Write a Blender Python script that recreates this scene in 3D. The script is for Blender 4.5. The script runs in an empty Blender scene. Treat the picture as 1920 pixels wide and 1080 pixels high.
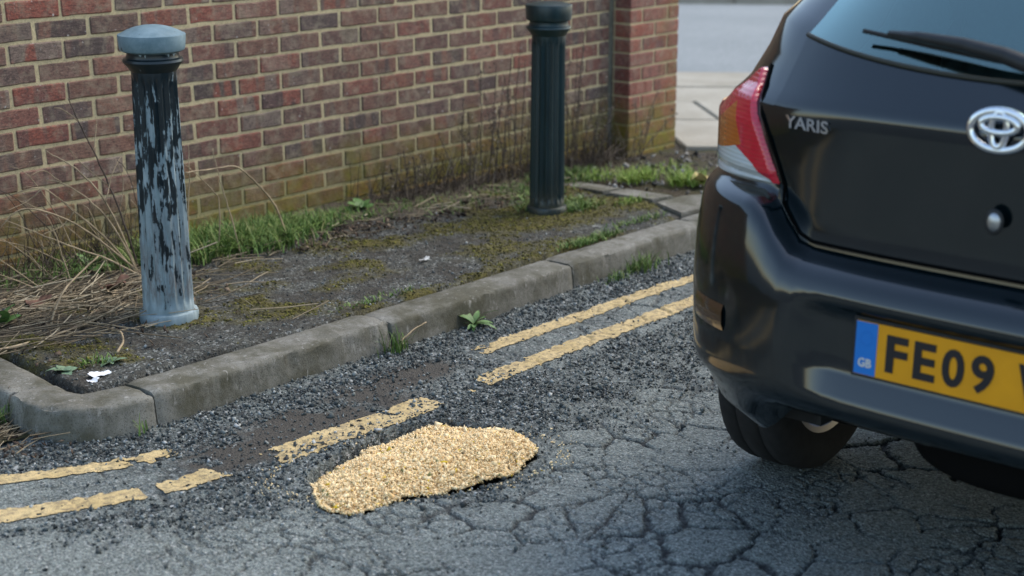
import bpy, bmesh, math, random
import numpy as np
from mathutils import Vector, Matrix

# ------------------------------------------------------------------ camera, world, sun, exposure
scene = bpy.context.scene
COL = scene.collection
R = math.radians

cam_d = bpy.data.cameras.new('camera')
cam = bpy.data.objects.new('camera', cam_d)
COL.objects.link(cam)
scene.camera = cam
cam_d.sensor_width = 36.0
cam_d.lens = 53.66
cam_d.clip_start = 0.05
cam_d.clip_end = 600.0
CAM = Vector((-3.005, -4.824, 1.5625))
YAW, PITCH = 0.8583, -0.2802
fwd = Vector((math.sin(YAW) * math.cos(PITCH), math.cos(YAW) * math.cos(PITCH), math.sin(PITCH)))
cam.location = CAM
cam.rotation_euler = fwd.to_track_quat('-Z', 'Y').to_euler()
cam_d.dof.use_dof = True
cam_d.dof.focus_distance = 4.45
cam_d.dof.aperture_fstop = 2.7

SUN_DIR = Vector((0.60, -0.16, 0.78)).normalized()      # towards the sun
world = bpy.data.worlds.new('World')
scene.world = world
world.use_nodes = True
wn = world.node_tree.nodes
sky = wn.new('ShaderNodeTexSky')
sky.sky_type = 'NISHITA'
sky.sun_disc = False
sky.sun_elevation = math.asin(SUN_DIR.z)
sky.sun_rotation = math.atan2(SUN_DIR.x, SUN_DIR.y)
sky.air_density = 1.3
sky.dust_density = 1.6
sky.ozone_density = 0.2
wn['Background'].inputs['Strength'].default_value = 0.15
world.node_tree.links.new(sky.outputs[0], wn['Background'].inputs['Color'])

sun_d = bpy.data.lights.new('sun', 'SUN')
sun_d.energy = 1.0
sun_d.angle = R(30)
sun_d.color = (1.0, 0.92, 0.78)
sun = bpy.data.objects.new('sun', sun_d)
COL.objects.link(sun)
sun.rotation_euler = SUN_DIR.to_track_quat('Z', 'Y').to_euler()

scene.view_settings.view_transform = 'Standard'
scene.view_settings.look = 'None'
scene.view_settings.exposure = 1.1
scene.view_settings.gamma = 1.0
scene.view_settings.use_curve_mapping = False
scene.render.engine = 'CYCLES'
scene.cycles.use_denoising = True
scene.cycles.max_bounces = 6
scene.cycles.transparent_max_bounces = 8

# ------------------------------------------------------------------ helpers
SL = -0.025                                    # the street falls gently to the right
def zr(x): return SL * x                       # road level
def zp(x): return 0.095 + SL * x               # pavement level
rng = np.random.default_rng(11)
random.seed(5)

_LAT = {}
def vn(x, y, s, seed):
    if seed not in _LAT:
        _LAT[seed] = np.random.default_rng(1000 + seed).random((256, 256))
    L = _LAT[seed]
    u = np.asarray(x, float) / s; v = np.asarray(y, float) / s
    i = np.floor(u).astype(int); j = np.floor(v).astype(int)
    a = u - i; b = v - j
    a = a * a * (3 - 2 * a); b = b * b * (3 - 2 * b)
    i0, i1, j0, j1 = i & 255, (i + 1) & 255, j & 255, (j + 1) & 255
    return (L[i0, j0] * (1 - a) + L[i1, j0] * a) * (1 - b) + (L[i0, j1] * (1 - a) + L[i1, j1] * a) * b
def fbm(x, y, s, seed, o=4):
    t, amp, tot = 0.0, 1.0, 0.0
    for k in range(o):
        t = t + amp * vn(np.asarray(x) + 3.7 * k, np.asarray(y) - 5.1 * k, s / 2 ** k, seed + k)
        tot += amp; amp *= 0.5
    return t / tot
def sstep(a, b, x):
    t = np.clip((np.asarray(x, float) - a) / (b - a), 0, 1)
    return t * t * (3 - 2 * t)
def voro_edge(x, y, s, seed):
    L1 = np.random.default_rng(seed).random((256, 256, 2))
    u, v = x / s, y / s
    i, j = np.floor(u).astype(int), np.floor(v).astype(int)
    best = np.full(u.shape, 9e9); px = np.zeros_like(u); py = np.zeros_like(u)
    pts = []
    for di in range(-2, 3):
        for dj in range(-2, 3):
            jt = L1[(i + di) & 255, (j + dj) & 255]
            qx, qy = i + di + jt[..., 0], j + dj + jt[..., 1]
            pts.append((qx, qy))
            d = (qx - u) ** 2 + (qy - v) ** 2
            m = d < best
            best = np.where(m, d, best); px = np.where(m, qx, px); py = np.where(m, qy, py)
    e = np.full(u.shape, 9e9)
    for qx, qy in pts:
        dx, dy = qx - px, qy - py
        l = np.sqrt(dx * dx + dy * dy)
        ok = l > 1e-6
        l = np.where(ok, l, 1)
        d = ((qx + px) / 2 - u) * dx / l + ((qy + py) / 2 - v) * dy / l
        e = np.where(ok, np.minimum(e, d), e)
    return e * s, (px * 7.13 + py * 3.71) % 1.0
def pl_dist(x, y, P):
    best = np.full(np.shape(x), 9e9)
    for (ax, ay), (bx, by) in zip(P[:-1], P[1:]):
        dx, dy = bx - ax, by - ay
        t = np.clip(((x - ax) * dx + (y - ay) * dy) / (dx * dx + dy * dy), 0, 1)
        best = np.minimum(best, np.hypot(x - ax - t * dx, y - ay - t * dy))
    return best
def in_poly(x, y, P):
    c = np.zeros(np.shape(x), bool)
    for (ax, ay), (bx, by) in zip(P, P[1:] + P[:1]):
        with np.errstate(divide='ignore', invalid='ignore'):
            c ^= ((ay > y) != (by > y)) & (x < (bx - ax) * (y - ay) / (by - ay + 1e-12) + ax)
    return c
def sdist(x, y, P):
    d = pl_dist(x, y, P + P[:1])
    return np.where(in_poly(x, y, P), -d, d)
def catmull(P, n, closed=False):
    P = [np.array(p, float) for p in P]
    out = []; N = len(P)
    for k in range(N if closed else N - 1):
        g = (lambda q: P[q % N]) if closed else (lambda q: P[min(max(q, 0), N - 1)])
        a, b, c, d = g(k - 1), g(k), g(k + 1), g(k + 2)
        for t in np.linspace(0, 1, n, endpoint=False):
            out.append(0.5 * (2 * b + (c - a) * t + (2 * a - 5 * b + 4 * c - d) * t * t + (3 * b - a - 3 * c + d) * t ** 3))
    if not closed: out.append(P[-1])
    return out

def mesh_np(name, V, F, mat, parent=None, smooth=False, attrs=None):
    """V (n,3); F (m,3|4) int array or list of index tuples -> one linked mesh object"""
    me = bpy.data.meshes.new(name)
    V = np.asarray(V, np.float32)
    if isinstance(F, np.ndarray):
        k = F.shape[1]
        me.vertices.add(len(V)); me.vertices.foreach_set('co', V.ravel())
        me.loops.add(F.size); me.loops.foreach_set('vertex_index', F.astype(np.int32).ravel())
        me.polygons.add(len(F)); me.polygons.foreach_set('loop_start', np.arange(0, F.size, k, dtype=np.int32))
        me.update(calc_edges=True)
    else:
        me.from_pydata([tuple(map(float, v)) for v in V], [], F)
    if smooth: me.shade_smooth()
    for an, av in (attrs or {}).items():
        at = me.attributes.new(an, 'FLOAT', 'POINT')
        at.data.foreach_set('value', np.asarray(av, np.float32).ravel())
    me.validate()
    return obj(name, me, mat, parent)
def obj(name, me, mat=None, parent=None):
    o = bpy.data.objects.new(name, me)
    if mat is not None and not me.materials: me.materials.append(mat)
    COL.objects.link(o)
    if parent is not None: o.parent = parent
    return o
def outward(o, c=None):
    """make the faces look outwards: closed meshes by recalculation, shells by turning away from point c"""
    bm = bmesh.new(); bm.from_mesh(o.data)
    if c is None: bmesh.ops.recalc_face_normals(bm, faces=bm.faces[:])
    else:
        c = Vector(c); bm.normal_update()
        if sum(f.normal.dot(f.calc_center_median() - c) * f.calc_area() for f in bm.faces) < 0: bmesh.ops.reverse_faces(bm, faces=bm.faces[:])
    bm.to_mesh(o.data); bm.free(); return o
def bm_obj(name, bm, mat, parent=None, smooth=False):
    me = bpy.data.meshes.new(name)
    bmesh.ops.recalc_face_normals(bm, faces=bm.faces[:])
    bm.to_mesh(me); bm.free()
    if smooth: me.shade_smooth()
    return obj(name, me, mat, parent)
def empty(name, loc=(0, 0, 0), rot=(0, 0, 0)):
    o = bpy.data.objects.new(name, None)
    o.empty_display_size = 0.1
    COL.objects.link(o); o.location = loc; o.rotation_euler = rot
    return o
def tag(o, label=None, cat=None, group=None, kind=None):
    for k, v in (('label', label), ('category', cat), ('group', group), ('kind', kind)):
        if v: o[k] = v
    return o
def grid_faces(nx, ny):
    i = np.arange((nx - 1) * (ny - 1)); a = (i // (ny - 1)) * ny + i % (ny - 1)
    return np.stack([a, a + ny, a + ny + 1, a + 1], 1)
def tube(P, Rd, sides=6, cap=True):
    P = [Vector(p) for p in P]
    if not hasattr(Rd, '__len__'): Rd = [Rd] * len(P)
    V, F = [], []
    up = Vector((0.31, 0.17, 0.93))
    for k, p in enumerate(P):
        t = (P[min(k + 1, len(P) - 1)] - P[max(k - 1, 0)]).normalized()
        a = t.cross(up)
        if a.length < 1e-3: a = t.cross(Vector((1, 0, 0)))
        a.normalize(); b = t.cross(a)
        for s in range(sides):
            w = 2 * math.pi * s / sides
            V.append(p + (a * math.cos(w) + b * math.sin(w)) * Rd[k])
    for k in range(len(P) - 1):
        for s in range(sides):
            q = (s + 1) % sides
            F.append((k * sides + s, k * sides + q, (k + 1) * sides + q, (k + 1) * sides + s))
    if cap:
        F.append(tuple(range(sides))[::-1]); F.append(tuple((len(P) - 1) * sides + s for s in range(sides)))
    return V, F
def merge(parts):
    V, F = [], []
    for v, f in parts:
        n = len(V); V += list(v); F += [tuple(i + n for i in q) for q in f]
    return V, F
def box_vf(x0, x1, y0, y1, z0, z1):
    V = [(x, y, z) for x in (x0, x1) for y in (y0, y1) for z in (z0, z1)]
    return V, [(0, 1, 3, 2), (4, 6, 7, 5), (0, 4, 5, 1), (2, 3, 7, 6), (0, 2, 6, 4), (1, 5, 7, 3)]
def bevel_box(name, dims, mat, bev=0.004, seg=2, parent=None, jig=0.0, cuts=0):
    bm = bmesh.new()
    bmesh.ops.create_cube(bm, size=1.0)
    for v in bm.verts:
        v.co.x *= dims[0]; v.co.y *= dims[1]; v.co.z *= dims[2]
    if cuts: bmesh.ops.subdivide_edges(bm, edges=bm.edges[:], cuts=cuts, use_grid_fill=True)
    if bev: 
        ed = [e for e in bm.edges if len(e.link_faces) == 2 and e.calc_face_angle(0) > 0.5]
        bmesh.ops.bevel(bm, geom=ed, offset=bev, segments=seg, affect='EDGES', profile=0.5)
    if jig:
        for v in bm.verts: v.co += Vector((random.uniform(-jig, jig), random.uniform(-jig, jig), random.uniform(-jig, jig)))
    return bm_obj(name, bm, mat, parent)
def scatter(name, shapes, shF, pos, scl, mat, parent=None, flat=0.0):
    """many small copies of one of several shapes (each (k,3) with the same faces shF) in ONE stuff mesh"""
    n = len(pos); k = shapes.shape[1]
    S = shapes[rng.integers(0, len(shapes), n)] * np.asarray(scl)[:, None, :]
    q = rng.normal(size=(n, 4))
    if flat: q[:, 1:3] *= (1 - flat)
    q /= np.linalg.norm(q, axis=1)[:, None]
    w, x, y, z = q.T
    M = np.stack([1 - 2 * (y * y + z * z), 2 * (x * y - z * w), 2 * (x * z + y * w),
                  2 * (x * y + z * w), 1 - 2 * (x * x + z * z), 2 * (y * z - x * w),
                  2 * (x * z - y * w), 2 * (y * z + x * w), 1 - 2 * (x * x + y * y)], 1).reshape(n, 3, 3)
    V = np.einsum('nij,nkj->nki', M, S) + np.asarray(pos)[:, None, :]
    F = (shF[None] + (np.arange(n) * k)[:, None, None]).reshape(-1, shF.shape[1])
    return tag(mesh_np(name, V.reshape(-1, 3), F, mat, parent), kind='stuff')
OCT_F = np.array([(0, 2, 4), (2, 1, 4), (1, 3, 4), (3, 0, 4), (2, 0, 5), (1, 2, 5), (3, 1, 5), (0, 3, 5)])
_o = np.array([(1, 0, 0), (-1, 0, 0), (0, 1, 0), (0, -1, 0), (0, 0, 1), (0, 0, -1)], float)
STONES = np.stack([_o * rng.uniform(.6, 1.25, (6, 1)) + rng.normal(0, .22, (6, 3)) for _ in range(12)]) * .5
def blades(name, pos, h, ang, bend, wid, mat, parent=None, stuff=True):
    """grass-like strips: pos (n,3), heights, azimuths, bends (fraction of h), widths"""
    n = len(pos); lv = 4
    d = np.stack([np.cos(ang), np.sin(ang), 0 * ang], 1); s = np.stack([-np.sin(ang), np.cos(ang), 0 * ang], 1)
    V = np.zeros((n, lv, 2, 3))
    for k in range(lv):
        t = k / (lv - 1)
        c = pos + d * (bend * h * t * t)[:, None]
        c = c + np.array([0, 0, 1.0]) * (h * (t - 0.45 * np.minimum(bend, 1.2) * t * t))[:, None]
        w = wid * (1 - t) ** 0.6 + 0.0004
        V[:, k, 0] = c + s * w[:, None]; V[:, k, 1] = c - s * w[:, None]
    base = (np.arange(n) * lv * 2)[:, None]
    F = np.concatenate([np.concatenate([base + 2 * k, base + 2 * k + 1, base + 2 * k + 3, base + 2 * k + 2], 1) for k in range(lv - 1)])
    o = mesh_np(name, V.reshape(-1, 3), F, mat, parent, smooth=True)
    if stuff: tag(o, kind='stuff')
    return o

# ------------------------------------------------------------------ materials
class NT:
    def __init__(self, name, rough=0.8, spec=0.3):
        self.m = bpy.data.materials.new(name); self.m.use_nodes = True
        self.t = self.m.node_tree; self.b = self.t.nodes['Principled BSDF']
        self.b.inputs['Roughness'].default_value = rough
        self.b.inputs['Specular IOR Level'].default_value = spec
        self._tc = None
    def n(self, typ, **kw):
        nd = self.t.nodes.new('ShaderNode' + typ)
        for k, v in kw.items(): setattr(nd, k, v)
        return nd
    def L(self, a, b): self.t.links.new(a, b)
    def put(self, sock, v):
        if isinstance(v, bpy.types.NodeSocket): self.L(v, sock)
        elif isinstance(v, (tuple, list)) and len(v) == 3 and sock.type == 'RGBA': sock.default_value = (*v, 1)
        elif sock.type == 'RGBA' and not hasattr(v, '__len__'): sock.default_value = (v, v, v, 1)
        else: sock.default_value = v
    def tc(self, which='Object'):
        if self._tc is None: self._tc = self.n('TexCoord')
        return self._tc.outputs[which]
    def pos(self): return self.n('NewGeometry').outputs['Position']
    def island(self): return self.n('NewGeometry').outputs['Random Per Island']
    def rnd(self): return self.n('ObjectInfo').outputs['Random']
    def attr(self, a): return self.n('Attribute', attribute_name=a).outputs['Fac']
    def math(self, op, a, b=0.5, c=None, clamp=False):
        nd = self.n('Math', operation=op, use_clamp=clamp)
        self.put(nd.inputs[0], a); self.put(nd.inputs[1], b)
        if c is not None: self.put(nd.inputs[2], c)
        return nd.outputs[0]
    def vmath(self, op, a, b):
        nd = self.n('VectorMath', operation=op)
        self.put(nd.inputs[0], a); self.put(nd.inputs[1], b)
        return nd.outputs[0]
    def comb(self, x, y, z):
        nd = self.n('CombineXYZ')
        for i, v in enumerate((x, y, z)): self.put(nd.inputs[i], v)
        return nd.outputs[0]
    def sep(self, v):
        nd = self.n('SeparateXYZ'); self.L(v, nd.inputs[0]); return nd.outputs
    def noise(self, vec, scale, detail=4, rough=0.55, dist=0.0, out='Fac'):
        nd = self.n('TexNoise'); self.put(nd.inputs['Vector'], vec)
        nd.inputs['Scale'].default_value = scale; nd.inputs['Detail'].default_value = min(detail, 4)
        nd.inputs['Roughness'].default_value = rough; nd.inputs['Distortion'].default_value = dist
        return nd.outputs[out]
    def voro(self, vec, scale, out='Color', feature='F1'):
        nd = self.n('TexVoronoi', feature=feature); self.put(nd.inputs['Vector'], vec)
        nd.inputs['Scale'].default_value = scale
        return nd.outputs[out]
    def ramp(self, fac, stops, interp='LINEAR'):
        nd = self.n('ValToRGB'); self.put(nd.inputs[0], fac)
        cr = nd.color_ramp; cr.interpolation = interp
        while len(cr.elements) < len(stops): cr.elements.new(0.5)
        for e, (p, c) in zip(cr.elements, stops):
            e.position = p
            e.color = (c, c, c, 1) if not isinstance(c, (tuple, list)) else (*c, 1)
        return nd.outputs[0]
    def mix(self, f, a, b, mode='MIX'):
        nd = self.n('Mix', data_type='RGBA', blend_type=mode)
        self.put(nd.inputs[0], f); self.put(nd.inputs[6], a); self.put(nd.inputs[7], b)
        return nd.outputs[2]
    def bump(self, h, strength=0.5, dist=0.01, prev=None):
        nd = self.n('Bump'); self.put(nd.inputs['Height'], h)
        nd.inputs['Strength'].default_value = strength; nd.inputs['Distance'].default_value = dist
        if prev is not None: self.L(prev, nd.inputs['Normal'])
        self.L(nd.outputs[0], self.b.inputs['Normal']); return nd.outputs[0]
    def color(self, c): self.put(self.b.inputs['Base Color'], c)
    def rough(self, r): self.put(self.b.inputs['Roughness'], r)

def simple(name, col, rough=0.6, metal=0.0, spec=0.4, coat=0.0, var=0.0, scale=30.0):
    s = NT(name, rough, spec)
    s.b.inputs['Metallic'].default_value = metal
    s.b.inputs['Coat Weight'].default_value = coat
    s.b.inputs['Coat Roughness'].default_value = 0.04
    if var:
        f = s.noise(s.tc(), scale, 5)
        s.color(s.mix(s.ramp(f, [(.3, 0), (.7, 1)]), tuple(c * (1 - var) for c in col), tuple(min(1, c * (1 + var)) for c in col)))
    else: s.color(col)
    return s.m

def moss_mask(s, base=None):
    """moss grows near the foot of the wall and in scattered damp patches"""
    p = s.pos(); z = s.sep(p)[2]
    n1 = s.noise(p, 5.5, 4); n2 = s.noise(p, 2.2, 2)
    h = s.math('MULTIPLY_ADD', z, -3.4, 1.45)                       # 1 at the foot, fading by 0.45 m
    low = s.math('ADD', h, s.math('MULTIPLY_ADD', n1, 1.6, -0.95))
    patch = s.math('MULTIPLY_ADD', n2, 4.0, -2.55)
    return s.math('MAXIMUM', s.math('MULTIPLY', low, 0.95, clamp=True), s.math('MULTIPLY', patch, 0.7, clamp=True), clamp=True)

def make_brick(name, red=False):
    s = NT(name, 0.86, 0.25)
    rn = s.math('FRACT', s.math('ADD', s.rnd(), s.math('MULTIPLY', s.island(), 7.31)))
    r2 = s.math('FRACT', s.math('MULTIPLY', rn, 37.7)); r3 = s.math('FRACT', s.math('MULTIPLY', rn, 91.3))
    tc = s.pos()
    o = s.vmath('ADD', tc, s.comb(s.math('MULTIPLY', rn, 53.0), s.math('MULTIPLY', r2, 31.0), s.math('MULTIPLY', r3, 17.0)))
    if red:
        base = s.ramp(rn, [(0, (.30, .085, .055)), (.3, (.36, .12, .08)), (.55, (.24, .075, .055)), (.8, (.40, .15, .10)), (1, (.20, .08, .07))])
        alt = s.ramp(r2, [(0, (.22, .09, .07)), (.5, (.40, .17, .12)), (1, (.17, .085, .075))])
    else:
        base = s.ramp(rn, [(0, (.185, .098, .072)), (.22, (.225, .112, .078)), (.42, (.145, .086, .072)), (.60, (.265, .092, .062)),
                           (.74, (.205, .125, .088)), (.90, (.285, .088, .060)), (1, (.22, .115, .088))])
        alt = s.ramp(r2, [(0, (.072, .055, .052)), (.35, (.29, .215, .165)), (.6, (.068, .053, .054)), (.8, (.27, .15, .105)), (1, (.10, .075, .062))])
    x, y, z = s.sep(o)
    band = s.noise(s.comb(s.math('MULTIPLY', x, 14.0), s.math('MULTIPLY', y, 14.0), s.math('MULTIPLY', z, 2.5)), 1.0, 2, 0.4, 0.6)
    band = s.ramp(band, [(.46, 0), (.53, 1)])
    c = s.mix(s.math('MULTIPLY', band, s.math('MULTIPLY_ADD', r3, .7, .3)), base, alt)
    grain = s.noise(s.comb(s.math('MULTIPLY', x, 45.0), s.math('MULTIPLY', y, 45.0), s.math('MULTIPLY', z, 210.0)), 1.0, 4, .6, 0.8)
    c = s.mix(s.ramp(grain, [(.38, .55), (.5, .0)]), c, (.055, .040, .036))
    c = s.mix(s.ramp(grain, [(.56, 0.0), (.72, .6)]), c, (.36, .24, .18))
    fine = s.noise(o, 160, 3)
    c = s.mix(s.ramp(fine, [(.42, 0.5), (.5, 0.0)]), c, (.06, .045, .04))
    dust = s.noise(o, 24, 5, .65)
    c = s.mix(s.ramp(dust, [(.48, 0), (.74, .6)]), c, (.34, .275, .19))
    spk = s.ramp(s.noise(o, 75, 2), [(.71, 0), (.75, .75)])
    c = s.mix(spk, c, (.55, .52, .47))
    mm = moss_mask(s)
    mcol = s.mix(s.noise(tc, 40, 4), (.090, .088, .010), (.27, .235, .018))
    c = s.mix(s.math('MULTIPLY', mm, s.ramp(s.noise(o, 18, 5, .7), [(.3, .97), (.62, .5)])), c, mcol)
    s.color(c)
    b = s.bump(grain, 0.65, 0.004)
    s.bump(s.noise(o, 60, 5, .7), 0.4, 0.004, b)
    return s.m
M = {}
M['brick'] = make_brick('brick_rustic')
M['brick_red'] = make_brick('brick_red', True)

s = NT('mortar', 0.93, 0.2)
p_ = s.pos()
c = s.mix(s.noise(p_, 9, 5, .7), (.46, .365, .20), (.64, .515, .31))
c = s.mix(s.ramp(s.noise(p_, 120, 4, .7), [(.36, .6), (.52, 0)]), c, (.25, .20, .13))
c = s.mix(s.math('MULTIPLY', moss_mask(s), .7), c, (.17, .165, .035))
s.color(c); s.bump(s.noise(p_, 130, 4, .7), 0.7, 0.004)
M['mortar'] = s.m

s = NT('concrete_kerb', 0.9, 0.25)
p_ = s.pos()
c = s.mix(s.ramp(s.noise(p_, 6, 6, .65), [(.3, 0), (.7, 1)]), (.120, .115, .093), (.24, .235, .205))
c = s.mix(s.ramp(s.noise(s.vmath('MULTIPLY', p_, (1, 1, .25)), 26, 6, .75), [(.52, 0), (.68, .6)]), c, (.29, .28, .25))
c = s.mix(s.ramp(s.noise(p_, 200, 3, .7), [(.34, .75), (.46, 0)]), c, (.05, .045, .038))
c = s.mix(s.ramp(s.noise(p_, 4.5, 6, .7), [(.44, 0), (.62, .8)]), c, (.066, .062, .038))
c = s.mix(s.ramp(s.noise(s.vmath('MULTIPLY', p_, (1, 1, .3)), 45, 4, .75), [(.60, 0), (.70, .65)]), c, (.38, .37, .34))
c = s.mix(s.ramp(s.voro(p_, 190, 'Distance'), [(.0, .0), (.14, 0)]), c, (.3, .3, .28))
s.color(c); b = s.bump(s.noise(p_, 220, 4, .7), .55, .003); s.bump(s.noise(p_, 30, 5, .7), .4, .008, b)
M['kerb'] = s.m

s = NT('concrete_slab', 0.9, 0.25)
p_ = s.pos()
c = s.mix(s.ramp(s.noise(p_, 2.5, 6, .65), [(.3, 0), (.7, 1)]), (.25, .225, .175), (.36, .33, .27))
c = s.mix(s.ramp(s.noise(p_, 60, 4, .7), [(.3, .5), (.5, 0)]), c, (.2, .18, .14))
s.color(c); s.bump(s.noise(p_, 120, 4, .7), .4, .003)
M['slab'] = s.m

def stone_speckle(s, p, scale, dark, mid, pale, pale_at=.93):
    v = s.sep(s.voro(p, scale, 'Color'))[0]
    return s.ramp(v, [(0, dark), (.45, mid), (pale_at - .08, tuple(min(1, m * 1.5) for m in mid)), (pale_at, pale), (1, pale)])

s = NT('asphalt_road', 0.84, 0.35)
p_ = s.pos()
loose, crack, mud = s.attr('loose'), s.attr('crack'), s.attr('mud')
worn = s.mix(s.ramp(s.noise(p_, 3.2, 6, .65), [(.3, 0), (.7, 1)]), (.140, .154, .136), (.238, .256, .228))
worn = s.mix(.62, worn, stone_speckle(s, p_, 210, (.062, .076, .073), (.168, .194, .184), (.43, .44, .42), .95))
worn = s.mix(s.ramp(s.noise(p_, 90, 5, .75), [(.36, .8), (.52, 0)]), worn, (.028, .032, .034))
strip = stone_speckle(s, p_, 130, (.027, .033, .032), (.096, .112, .107), (.35, .36, .35), .92)
strip = s.mix(s.ramp(s.noise(p_, 45, 5, .75), [(.40, .85), (.56, 0)]), strip, (.014, .015, .016))
c = s.mix(loose, worn, strip)
mudc = s.mix(s.noise(p_, 60, 5, .7), (.036, .032, .026), (.075, .068, .056))
c = s.mix(mud, c, mudc)
c = s.mix(s.math('MULTIPLY', crack, s.ramp(s.noise(p_, 30, 5, .75), [(.3, .55), (.55, 1)])), c, (.026, .028, .028))
s.color(c)
s.rough(s.ramp(s.noise(p_, 60, 3), [(.3, .72), (.7, .92)]))
b = s.bump(s.voro(p_, 150, 'Distance'), .8, .005); s.bump(s.noise(p_, 110, 5, .75), .55, .004, b)
M['road'] = s.m

s = NT('asphalt_far', 0.8, 0.35)
p_ = s.pos()
c = s.mix(s.ramp(s.noise(p_, .7, 6, .65), [(.3, 0), (.7, 1)]), (.150, .165, .168), (.205, .22, .22))
c = s.mix(.4, c, stone_speckle(s, p_, 90, (.09, .10, .105), (.175, .19, .19), (.4, .4, .4), .95))
s.color(c); s.bump(s.voro(p_, 90, 'Distance'), .3, .004)
M['road_far'] = s.m

s = NT('ground_asphalt', 0.85, 0.3)
p_ = s.pos()
c = s.mix(s.ramp(s.noise(p_, 1.6, 6, .65), [(.3, 0), (.7, 1)]), (.06, .066, .067), (.105, .115, .117))
c = s.mix(.4, c, stone_speckle(s, p_, 110, (.03, .035, .036), (.085, .09, .09), (.3, .3, .3), .94))
s.color(c)
M['ground'] = s.m

s = NT('tarmac_pavement', 0.88, 0.3)
p_ = s.pos()
moss, soil = s.attr('moss'), s.attr('soil')
c = stone_speckle(s, p_, 125, (.034, .037, .032), (.088, .094, .084), (.34, .35, .33), .925)
c = s.mix(s.ramp(s.noise(p_, 7, 6, .7), [(.40, .85), (.64, 0)]), c, (.040, .034, .025))
c = s.mix(s.ramp(s.noise(p_, 60, 5, .75), [(.38, .8), (.52, 0)]), c, (.022, .022, .021))
soilc = s.mix(s.noise(p_, 50, 6, .75), (.030, .024, .017), (.115, .092, .062))
c = s.mix(soil, c, soilc)
mc = s.ramp(s.noise(p_, 30, 6, .75), [(.25, (.022, .020, .010)), (.45, (.060, .052, .016)), (.62, (.115, .098, .022)), (.8, (.15, .15, .03))])
c = s.mix(moss, c, mc)
s.color(c)
b = s.bump(s.voro(p_, 140, 'Distance'), .8, .005); s.bump(s.noise(p_, 90, 5, .75), .7, .006, b)
M['pavement'] = s.m

s = NT('soil', 0.95, 0.2)
p_ = s.pos()
c = s.mix(s.noise(p_, 50, 6, .75), (.022, .017, .012), (.12, .095, .065))
c = s.mix(s.ramp(s.noise(p_, 5, 4), [(.45, 0), (.65, .7)]), c, (.06, .065, .02))
s.color(c); s.bump(s.noise(p_, 80, 6, .8), 1.0, .012)
M['soil'] = s.m

s = NT('yellow_paint', 0.75, 0.35)
p_ = s.pos()
c = s.mix(s.ramp(s.noise(p_, 8, 6, .65), [(.3, 0), (.7, 1)]), (.46, .34, .15), (.61, .47, .24))
c = s.mix(s.ramp(s.noise(p_, 55, 5, .75), [(.36, .8), (.54, 0)]), c, (.17, .135, .085))
c = s.mix(s.ramp(s.noise(p_, 230, 3, .7), [(.33, .6), (.45, 0)]), c, (.09, .075, .05))
s.color(c); s.bump(s.noise(p_, 120, 5, .75), .6, .004)
M['yellow'] = s.m

def islands(name, stops, rough=.8, interp='LINEAR', spec=.3, trans=0.0):
    s = NT(name, rough, spec); c = s.ramp(s.island(), stops, interp)
    s.color(c)
    if trans:
        s.b.inputs['Subsurface Weight'].default_value = 0.0
    return s.m
M['gravel'] = islands('gravel', [(0, (.019, .023, .023)), (.45, (.062, .073, .071)), (.8, (.138, .156, .150)), (.93, (.25, .27, .26)), (1, (.45, .46, .44))], .75, spec=.4)
M['crumb'] = islands('crumbs', [(0, (.78, .53, .25)), (.25, (.86, .64, .34)), (.6, (.91, .72, .42)), (.955, (.93, .76, .47)), (.965, (.72, .50, .04)), (.980, (.70, .46, .03)), (.984, (.16, .17, .05)), (1, (.10, .085, .05))], .85)
M['grass'] = islands('grass', [(0, (.045, .085, .018)), (.5, (.10, .18, .035)), (.85, (.17, .26, .06)), (1, (.32, .32, .13))], .6)
M['straw'] = islands('straw', [(0, (.05, .04, .026)), (.4, (.15, .118, .074)), (.8, (.28, .23, .15)), (1, (.40, .35, .25))], .8)
M['moss'] = islands('moss', [(0, (.030, .028, .010)), (.5, (.085, .075, .018)), (1, (.19, .18, .035))], .95)
M['leaf_green'] = simple('leaf_green', (.085, .16, .045), .55, var=.4, scale=25)
M['leaf_sage'] = simple('leaf_sage', (.16, .24, .14), .6, var=.35, scale=25)
M['leaf_dead'] = simple('leaf_dead', (.12, .062, .042), .8, var=.5, scale=30)
M['stem_pale'] = simple('stem_pale', (.34, .26, .16), .8, var=.45, scale=18)
M['stem_dark'] = simple('stem_dark', (.075, .055, .042), .85, var=.5, scale=18)
M['seed'] = islands('seed_heads', [(0, (.05, .035, .026)), (.7, (.13, .10, .08)), (1, (.36, .31, .26))], .9)

# ------------------------------------------------------------------ ground, side road, forecourt
GX0, GX1, GY0, GY1 = -2.3, 3.3, -4.7, -1.22
def sheet(name, P, mat, zf):
    V = [(x, y, zf(x)) for x, y in P]
    return mesh_np(name, V, [tuple(range(len(P)))], mat)
BIG = 130.0
gx = [-BIG, GX0, GX1, BIG]; gy = [-BIG, GY0, GY1, BIG]
V = [(x, y, zr(x) - 0.012) for x in gx for y in gy]
F = [(i * 4 + j, (i + 1) * 4 + j, (i + 1) * 4 + j + 1, i * 4 + j + 1) for i in range(3) for j in range(3) if not (i == 1 and j == 1)]
tag(mesh_np('ground', V, F, M['ground']), 'worn grey asphalt ground stretching away round the street', kind='structure')

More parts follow.
